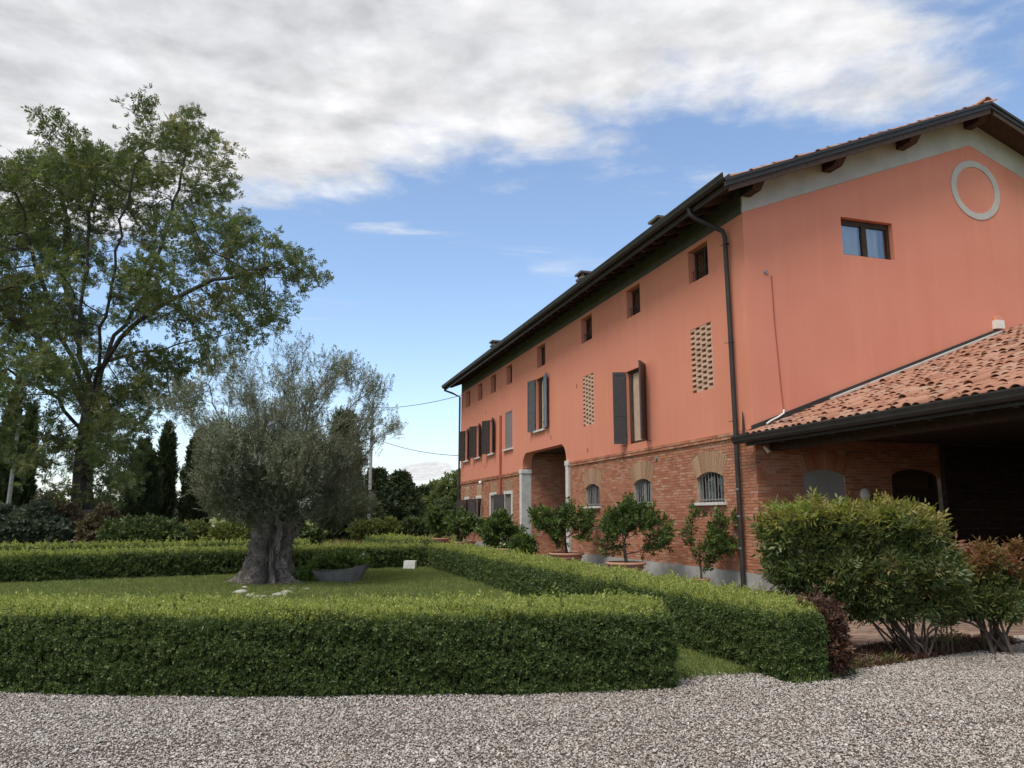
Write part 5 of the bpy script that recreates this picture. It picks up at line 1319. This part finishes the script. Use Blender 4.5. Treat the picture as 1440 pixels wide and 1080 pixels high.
nb_ = G(1268, NF); bl = [nb(1115, 745, 45), nb(1160, 740, 48), nb(1205, 745, 50), nb(1255, 742, 46), nb(1290, 745, 38), nb(1125, 785, 45), nb(1170, 790, 55), nb(1225, 795, 60), nb(1285, 790, 52), nb(1315, 795, 35), nb(1180, 825, 36), nb(1235, 832, 44), nb(1290, 832, 40), nb(1332, 825, 26), nb(1205, 850, 20), nb(1328, 850, 18)]
nandina(nb_, 'nandina_shrub', 'large dense nandina shrub with yellow green top and bare stems at the paved court', bl, 26, (NSP, NST), 5600, .013)
NF2 = 9.7; nb2 = G(1383, NF2); bl2 = [nb(1350, 800, 28, NF2), nb(1385, 795, 32, NF2), nb(1412, 805, 24, NF2), nb(1360, 835, 34, NF2), nb(1395, 838, 34, NF2), nb(1370, 865, 26, NF2), nb(1400, 868, 22, NF2), nb(1430, 770, 6, NF2)]
nandina(nb2, 'nandina_shrub', 'smaller nandina shrub with reddish top beside the portico', bl2, 16, (NSP, NSR), 1900, .018)
nb3 = Vector((5.56, 6.98, 0)); bl3 = [(Vector((5.54, 7.0, .50)), .21, .24, .19), (Vector((5.56, 6.96, .32)), .2, .22, .24), (Vector((5.58, 6.98, .18)), .18, .2, .17)]
t = nandina(nb3, 'dry_shrub', 'brown withered shrub at the end of the long hedge', bl3, 14, (NSF, NSF), 1500, .010)
# young shoots between the two shrubs, fallen leaves and weeds on the bed
for k, q in enumerate((1300, 1308, 1316, 1322)):
    s = G(q, 9.5); t = thing('sapling', s, 'thin bare sapling stem rising between the two nandina shrubs', 'plant', 'saplings between the shrubs')
    MB().tube([s, s + Vector((.01, .0, .3)), s + Vector((.02 * (k - 1), 0, .75))], [.010, .008, .005], 6).build('stem', M_twig, t)
    P = np.array([tuple(s)]) + np.column_stack([rg.normal(0, .03, 6), rg.normal(0, .03, 6), rg.uniform(.2, .6, 6)]); scatter('leaves', P, euler_from_dir(rg.normal(0, 1, (6, 3))), .8, NSP, t)
N = 5200; P = np.stack([RNG.uniform(5.4, 9.5, N), RNG.uniform(6.8, 8.6, N)], 1); P = P[inpoly(P, BED)]
P3 = np.column_stack([P, RNG.uniform(.004, .02, len(P))]); D = np.column_stack([RNG.normal(0, 1, len(P)), RNG.normal(0, 1, len(P)), RNG.normal(0, .3, len(P))])
k = rg.random(len(P)) < .12
props(scatter('leaf_litter', P3[~k], euler_from_dir(D[~k]), .45, NSD), 'brown fallen leaves on the soil bed under the shrubs', 'leaves')

# ---- lawn grass
M_grass = leaf_mat('grass_blade', [(0, (.09, .138, .036)), (.5, (.12, .172, .048)), (.9, (.165, .205, .062)), (1, (.235, .23, .10))], .5, ((.15, .16, .06), .5, .72, .5), .3, .6)
def tuft(r, nb=9, h=.05, sp=.025):
    V, F = [], []
    for i in range(nb):
        a = r.random() * 2 * PI; p = Vector((r.normal(0, sp), r.normal(0, sp), 0)); d = Vector((math.cos(a) * .55, math.sin(a) * .55, 1)); add_leaf(V, F, p, d, (math.cos(a), math.sin(a), .2), h * r.uniform(.6, 1.2), .006)
    return source('grass_tuft', V, F, M_grass)
GT = [tuft(rg) for _ in range(5)]
N = 260000; P = np.stack([RNG.uniform(-9, 5.1, N), RNG.uniform(6.5, 25, N)], 1); P = P[inpoly(P, LAWN) & incam(P)]
Fd = camdist(P); keep = RNG.random(len(P)) < np.clip((9 / Fd) ** 1.2, .25, 1); P = P[keep]; Fd = Fd[keep]
keep = np.hypot(P[:, 0] - ob.x, P[:, 1] - ob.y) > .75; P = P[keep]; Fd = Fd[keep]
D = np.column_stack([RNG.normal(0, .15, len(P)), RNG.normal(0, .15, len(P)), np.ones(len(P))])
props(scatter('lawn_grass', np.column_stack([P, np.full(len(P), -.004)]), euler_from_dir(D), np.clip(Fd / 10, 1, 1.6) * np.exp(RNG.normal(0, .2, len(P))) * .8, GT), 'mown grass of the lawn round the old olive', 'grass')
# weeds along the gravel edge
WP = []
for (xa, ya), (xb, yb), nn in (((-6, 10.0), (-2.3, 8.6), 16), ((-2.3, 8.6), (3.7, 6.85), 45), ((5.0, 6.7), (5.9, 6.95), 50), ((5.9, 7.15), (6.9, 7.4), 45), ((8.3, 7.7), (9.2, 7.95), 25), ((4.0, 7.25), (5.0, 7.3), 60)):
    u_ = RNG.random(nn); WP.append(np.column_stack([xa + (xb - xa) * u_ + RNG.normal(0, .03, nn), ya + (yb - ya) * u_ + RNG.normal(0, .035, nn), np.zeros(nn)]))
WP = np.concatenate(WP); D = RNG.normal(0, .4, (len(WP), 3)); D[:, 2] += 1
props(scatter('weeds', WP, euler_from_dir(D), RNG.uniform(.8, 2.0, len(WP)), GT + HSP[:2]), 'small green weeds along the edge of the gravel', 'weeds')

n_ = 42; P = np.stack([RNG.uniform(-4, 9, n_ * 6), RNG.uniform(3.5, 8.5, n_ * 6)], 1); P = P[inpoly(P, GRAVEL) & incam(P)][:n_]
add = []; add_f = []; add_leaf(add, add_f, (0, 0, 0), (1, 0, .1), (0, 0, 1), .05, .024); FLF = [source('fallen_leaf', add, add_f, M_dry)]
D = np.column_stack([RNG.normal(0, .2, len(P)), RNG.normal(0, .2, len(P)), np.ones(len(P))])
props(scatter('fallen_leaves', np.column_stack([P, np.full(len(P), .014)]), euler_from_dir(D), RNG.uniform(.6, 1.2, len(P)), FLF), 'few dry brown leaves scattered on the gravel', 'leaves')

# ================================================================== BACKGROUND PLANTING
M_cyp = leaf_mat('cypress_leaf', [(0, (.020, .034, .014)), (.5, (.032, .050, .020)), (1, (.05, .07, .028))], .8, None, .15, .6)
M_bush = leaf_mat('shrub_leaf', [(0, (.035, .058, .022)), (.5, (.055, .085, .032)), (1, (.085, .12, .045))], .7, ((.10, .12, .04), .55, .75, .5), .25)
M_blue = leaf_mat('blue_shrub_leaf', [(0, (.035, .055, .035)), (.5, (.055, .078, .052)), (1, (.085, .108, .075))], .7, None, .2)
M_brown = leaf_mat('brown_shrub_leaf', [(0, (.07, .055, .035)), (.5, (.10, .078, .048)), (1, (.13, .11, .06))], .7, None, .2)
M_light = leaf_mat('willow_leaf', [(0, (.075, .105, .035)), (.5, (.105, .14, .048)), (1, (.145, .18, .065))], .5, ((.055, .085, .03), .5, .7, .6), .3)
M_yel = leaf_mat('topiary_leaf', [(0, (.07, .10, .028)), (.5, (.10, .135, .035)), (1, (.16, .18, .05))], 1.2, ((.18, .17, .05), .55, .7, .5), .3)
big = lambda m, s=1.0, n_=10: [sprig('clump', m, rg, .22 * s, n_, .15 * s, .075 * s, 1.0, .003) for _ in range(4)]
cypS = [sprig('cypress_sprig', M_cyp, rg, .30, 12, .13, .05, .45, .004) for _ in range(4)]
bushS, blueS, brownS, lightS, yelS, conS = big(M_bush), big(M_blue), big(M_brown), big(M_light, 1.2), big(M_yel), [sprig('fir_sprig', M_cyp, rg, .34, 12, .19, .07, .9, .004) for _ in range(4)]
def core(parent, c, rx, ry, rz_, mat=M_core):
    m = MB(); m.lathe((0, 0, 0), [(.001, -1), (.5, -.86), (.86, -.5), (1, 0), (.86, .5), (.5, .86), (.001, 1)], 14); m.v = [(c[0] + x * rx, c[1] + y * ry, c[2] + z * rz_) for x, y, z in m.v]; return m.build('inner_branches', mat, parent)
def cypress(px_, Fd, top_py, half_px, label, group=None):
    b_ = G(px_, Fd); H_ = W(px_, top_py, Fd).z; r0 = half_px * Fd / 1081
    t = thing('cypress_tree', b_, label, 'tree', group); MB().tube([b_, b_ + Vector((0, 0, H_ * .9))], [.16, .03], 7).build('trunk', M_twig, t)
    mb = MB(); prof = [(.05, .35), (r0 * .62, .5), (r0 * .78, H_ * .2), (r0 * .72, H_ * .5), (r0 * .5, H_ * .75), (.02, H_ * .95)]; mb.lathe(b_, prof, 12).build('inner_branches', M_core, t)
    n = int(1500 + 260 * H_); z = rg.random(n) ** .85; rr_ = r0 * np.interp(z, [0, .06, .25, .55, .8, 1], [.55, .85, 1, .92, .6, .04]) * (1 + .13 * np.sin(z * 23 + 1)) * rg.uniform(.72, 1.06, n); a = rg.random(n) * 2 * PI
    P = np.column_stack([b_.x + rr_ * np.cos(a), b_.y + rr_ * np.sin(a), .3 + z * (H_ - .3)]); D = np.column_stack([np.cos(a) * .45, np.sin(a) * .45, np.ones(n)]) + rg.normal(0, .22, (n, 3))
    scatter('crown', P, euler_from_dir(D), np.exp(rg.normal(0, .25, n)) * 1.1, cypS, t)
cypress(3, 58, 560, 15, 'dark cypress with its top lost in the broadleaf crown, beside a pale post', 'cypresses beyond the garden')
cypress(29, 61, 575, 11, 'slim dark cypress just behind the pale leaning post', 'cypresses beyond the garden')
cypress(196, 56, 625, 22, 'broad cypress standing behind the long shrub hedge near the tall tree', 'cypresses beyond the garden')
cypress(228, 60, 600, 13, 'narrow cypress between two broader ones behind the shrub hedge', 'cypresses beyond the garden')
cypress(273, 58, 612, 19, 'pointed cypress standing free beside the low white wall', 'cypresses beyond the garden')
def fir(px_, Fd, top_py, half_px, label, group=None):
    b_ = G(px_, Fd); H_ = W(px_, top_py, Fd).z; r0 = half_px * Fd / 1081
    t = thing('conifer_tree', b_, label, 'tree', group); MB().tube([b_, b_ + Vector((0, 0, H_ * .93))], [.22, .03], 7).build('trunk', M_twig, t)
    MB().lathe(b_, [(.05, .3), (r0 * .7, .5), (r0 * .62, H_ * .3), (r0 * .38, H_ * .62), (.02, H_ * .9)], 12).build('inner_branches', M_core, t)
    n = int(5200); z = rg.random(n) ** 1.15; a = rg.random(n) * 2 * PI; lump = 1 + .24 * np.sin(a * 5 + z * 9) * np.sin(z * 15 + a * 2)
    rr_ = r0 * np.interp(z, [0, .1, .4, .7, 1], [.9, 1, .8, .5, .05]) * lump * rg.uniform(.6, 1.08, n)
    P = np.column_stack([b_.x + rr_ * np.cos(a), b_.y + rr_ * np.sin(a), .2 + z * (H_ - .2)]); D = np.column_stack([np.cos(a), np.sin(a), np.full(n, .45)]) + rg.normal(0, .3, (n, 3))
    scatter('crown', P, euler_from_dir(D), np.exp(rg.normal(0, .25, n)) * 1.15, conS, t)
fir(480, 50, 585, 24, 'tall dark conifer rising behind the olive crown')
fir(528, 66, 664, 32, 'dark feathery conifer beside the utility pole')
fir(562, 68, 668, 30, 'dark conifer between its feathery neighbour and the pale trees by the house')
fir(596, 74, 690, 20, 'short dark conifer in front of the pale trees by the house')
def bushy(name, px_, Fd, blobs_px, srcs, label, cat, n_, group=None, trunk_h=None, sc=1.0, corek=.62):
    b_ = G(px_, Fd); t = thing(name, b_, label, cat, group); bl = []
    for bx_, by_, br in blobs_px:
        c = W(bx_, by_, Fd); q = br * Fd / 1081; c.z = max(c.z, q * .6); bl.append((c, q, q * 1.1, q * .95)); core(t, c, q * corek, q * corek, q * corek)
    P = blob_points(bl, n_, .55); P = P[P[:, 2] > .05]; cc = np.array([tuple(sum((Vector(x[0]) for x in bl), Vector()) / len(bl))]); D = (P - cc); D /= np.linalg.norm(D, axis=1, keepdims=True) + 1e-6; D += rg.normal(0, .5, D.shape); D[:, 2] += .3
    mb = MB()
    for x in bl: mb.tube([b_ + Vector((rg.normal(0, .1), rg.normal(0, .1), 0)), b_.lerp(x[0], .5) + Vector((0, 0, .1)), x[0]], [.09, .06, .03], 6, cap=False)
    mb.build('stems' if cat != 'tree' else 'trunk', M_twig, t)
    scatter('foliage' if cat != 'tree' else 'crown', P, euler_from_dir(D), sc * np.exp(rg.normal(0, .25, len(P))), srcs, t); return t
bushy('shrub', 40, 38, [(20, 745, 22), (48, 735, 24), (75, 748, 18), (0, 735, 24), (-25, 745, 20), (60, 722, 12)], blueS, 'wide blue green shrub near the foot of the tall tree', 'shrub', 2600)
bushy('shrub', 85, 40.5, [(85, 728, 20), (98, 740, 18), (70, 712, 12)], brownS, 'brownish thin shrub directly behind the trunk of the tall tree', 'shrub', 900, corek=.4)
bushy('shrub', 132, 37, [(135, 742, 16), (148, 728, 12), (128, 755, 12)], brownS, 'olive brown shrub close beside the trunk of the tall tree', 'shrub', 900, corek=.4)
bushy('shrub_hedge', 195, 36, [(165, 752, 16), (185, 750, 17), (208, 750, 17), (228, 751, 16), (243, 752, 12)], bushS, 'untrimmed chest high shrub hedge in front of the cypresses', 'hedge', 2600)
bushy('topiary_shrub', 273, 40, [(266, 749, 10), (274, 748, 11), (283, 749, 10)], yelS, 'squared topiary shrub alone on the grass by the low white wall', 'shrub', 900, sc=.8)
bushy('topiary_shrub', 325, 38, [(312, 751, 12), (328, 752, 13), (342, 753, 11)], yelS, 'loose yellow green shrub close to the olive trunk', 'shrub', 1000, sc=.8)
bushy('shrub', 425, 36, [(420, 752, 13), (436, 755, 10)], bushS, 'small dark shrub seen under the right side of the olive crown', 'shrub', 600)
bushy('shrub', 512, 46, [(505, 748, 8), (514, 744, 9)], yelS, 'small light green shrub before the feathery conifer', 'shrub', 400, sc=.9)
bushy('shrub', 543, 47, [(534, 744, 10), (548, 743, 11)], yelS, 'rounded light green shrub before the dark conifers', 'shrub', 600, sc=.9)
bushy('shrub', 582, 48, [(570, 745, 10), (582, 743, 12), (594, 744, 11)], bushS, 'low leafy shrub before the short dark conifer', 'shrub', 700, sc=.9)
bushy('broadleaf_tree', 640, 72, [(640, 690, 24), (622, 705, 18), (655, 705, 22), (632, 724, 20), (605, 712, 14), (650, 676, 14)], lightS, 'pale green willow like tree close beside the far corner of the house', 'tree', 3600, corek=.5)
bushy('broadleaf_tree', 600, 95, [(598, 700, 14), (612, 690, 12), (588, 712, 12)], lightS, 'pale tree showing above the short dark conifer', 'tree', 1400, sc=1.2)
bushy('broadleaf_tree', 620, 60, [(622, 722, 17), (630, 735, 14), (612, 735, 12)], bushS, 'dark round tree in front of the pale willow like tree', 'tree', 1600)
bushy('broadleaf_tree', 249, 100, [(249, 718, 9), (252, 728, 10), (244, 732, 8)], blueS, 'distant grey green tree showing between two cypresses', 'tree', 700, sc=1.5)
hedge('clipped_hedge', 'short clipped hedge beyond the lawn in front of the dark conifers', [tuple(G(515, 36).xy), tuple(G(572, 31.5).xy)], 1.3, .62, 1500, 1.2, .8, dfall=9)
# far woodland closing the horizon
n = 9000; az = rg.uniform(-.95, .95, n); Fd = rg.uniform(210, 300, n); hh = (3.5 + 2.5 * np.sin(az * 31) + 2 * np.sin(az * 83 + 1)) ; z = rg.random(n) * np.maximum(hh, 2)
P = np.column_stack([az * Fd * CY + Fd * SY, -az * Fd * SY + Fd * CY, z + .5]); D = rg.normal(0, .6, (n, 3)); D[:, 2] += .6
props(scatter('far_woodland', P, euler_from_dir(D), 7.0 * np.exp(rg.normal(0, .2, n)), bushS), 'far line of trees along the horizon', 'woodland')
# meadow grass beyond the hedges
M_hay = leaf_mat('meadow_blade', [(0, (.12, .15, .04)), (.5, (.19, .19, .075)), (1, (.28, .25, .12))], .15, None, .3, .7)
def htuft(r):
    V, F = [], []
    for i in range(10): a = r.random() * 2 * PI; add_leaf(V, F, (r.normal(0, .08), r.normal(0, .08), 0), (math.cos(a) * .35, math.sin(a) * .35, 1), (math.cos(a), math.sin(a), .2), .25 * r.uniform(.6, 1.2), .02)
    return source('meadow_tuft', V, F, M_hay)
HT = [htuft(rg) for _ in range(4)]
n = 26000; Fd = rg.uniform(34, 90, n) ; az = rg.uniform(-.75, .02, n); P = np.column_stack([az * Fd * CY + Fd * SY, -az * Fd * SY + Fd * CY, np.full(n, -.03)]); D = rg.normal(0, .15, (n, 3)); D[:, 2] += 1
props(scatter('meadow_grass', P, euler_from_dir(D), .9 * np.exp(rg.normal(0, .3, n)), HT), 'yellowing meadow grass beyond the garden hedges', 'grass')
# low white wall, poles, wires
c0, c1 = G(284, 84), G(326, 84); m = MB(); dv = (c1 - c0).normalized(); nv_ = Vector((-dv.y, dv.x, 0)) * .15
m.prism([c0 - nv_, c1 - nv_, c1 + nv_, c0 + nv_], (0, 0, .80)); wl = thing('boundary_wall', (c0 + c1) / 2, 'low white boundary wall in the far meadow', 'wall'); m.build('wall', M_white, wl)
m = MB(); m.prism([c0 - nv_ * 1.3 + Vector((0, 0, .8)), c1 - nv_ * 1.3 + Vector((0, 0, .8)), c1 + nv_ * 1.3 + Vector((0, 0, .8)), c0 + nv_ * 1.3 + Vector((0, 0, .8))], (0, 0, .08)); m.build('coping', M_concrete, wl)
pb0 = G(519, 58); ptop = W(519, 560, 58).z
pole = thing('utility_pole', pb0, 'tall pale utility pole with metal brackets behind the olive', 'utility pole')
MB().tube([pb0, pb0 + Vector((0, 0, ptop))], [.14, .10], 10).build('pole', M_pole, pole)
m = MB(); sd = Vector((-CY, SY, 0))
for z in np.linspace(W(519, 690, 58).z, W(519, 612, 58).z, 6): m.tube([pb0 + Vector((0, 0, z)), pb0 + sd * .42 + Vector((0, 0, z))], .025, 5)
m.tube([pb0 + sd * .42 + Vector((0, 0, W(519, 692, 58).z)), pb0 + sd * .42 + Vector((0, 0, W(519, 600, 58).z))], .025, 5); m.build('bracket', M_galv, pole)
z = W(519, 650, 58).z; MB().box(*(lambda q: (q.x - .22, q.x + .22, q.y - .22, q.y + .22, z - .25, z + .25))(pb0 + sd * .42)).build('junction_box', M_galv, pole)
def wire(a, b, sag, label):
    pts = [Vector(a).lerp(Vector(b), i / 20) - Vector((0, 0, sag * 4 * (i / 20) * (1 - i / 20))) for i in range(21)]
    o = MB().tube(pts, .018, 5).build('overhead_wire', M_wire, None, pts[0]); props(o, label, 'wire')
wire(W(519, 573, 58), (10.12, FARY - .1, 8.45), .25, 'upper black cable from the utility pole to the far house corner')
wire(W(519, 613, 58), (10.12, FARY - .1, 5.0), .3, 'lower black cable from the utility pole to the house wall')
s0 = G(9, 50); lp = thing('leaning_post', s0, 'pale post leaning slightly in front of the slim cypresses', 'post'); tp = W(27, 590, 50); MB().tube([s0, Vector((tp.x, tp.y, tp.z))], [.15, .10], 8).build('post', M_pole, lp)
z0 = W(27, 600, 50); MB().tube([z0 + Vector((-.3 * CY, .3 * SY, 0)), z0 + Vector((.3 * CY, -.3 * SY, 0))], .03, 6).build('cross_arm', M_galv, lp)
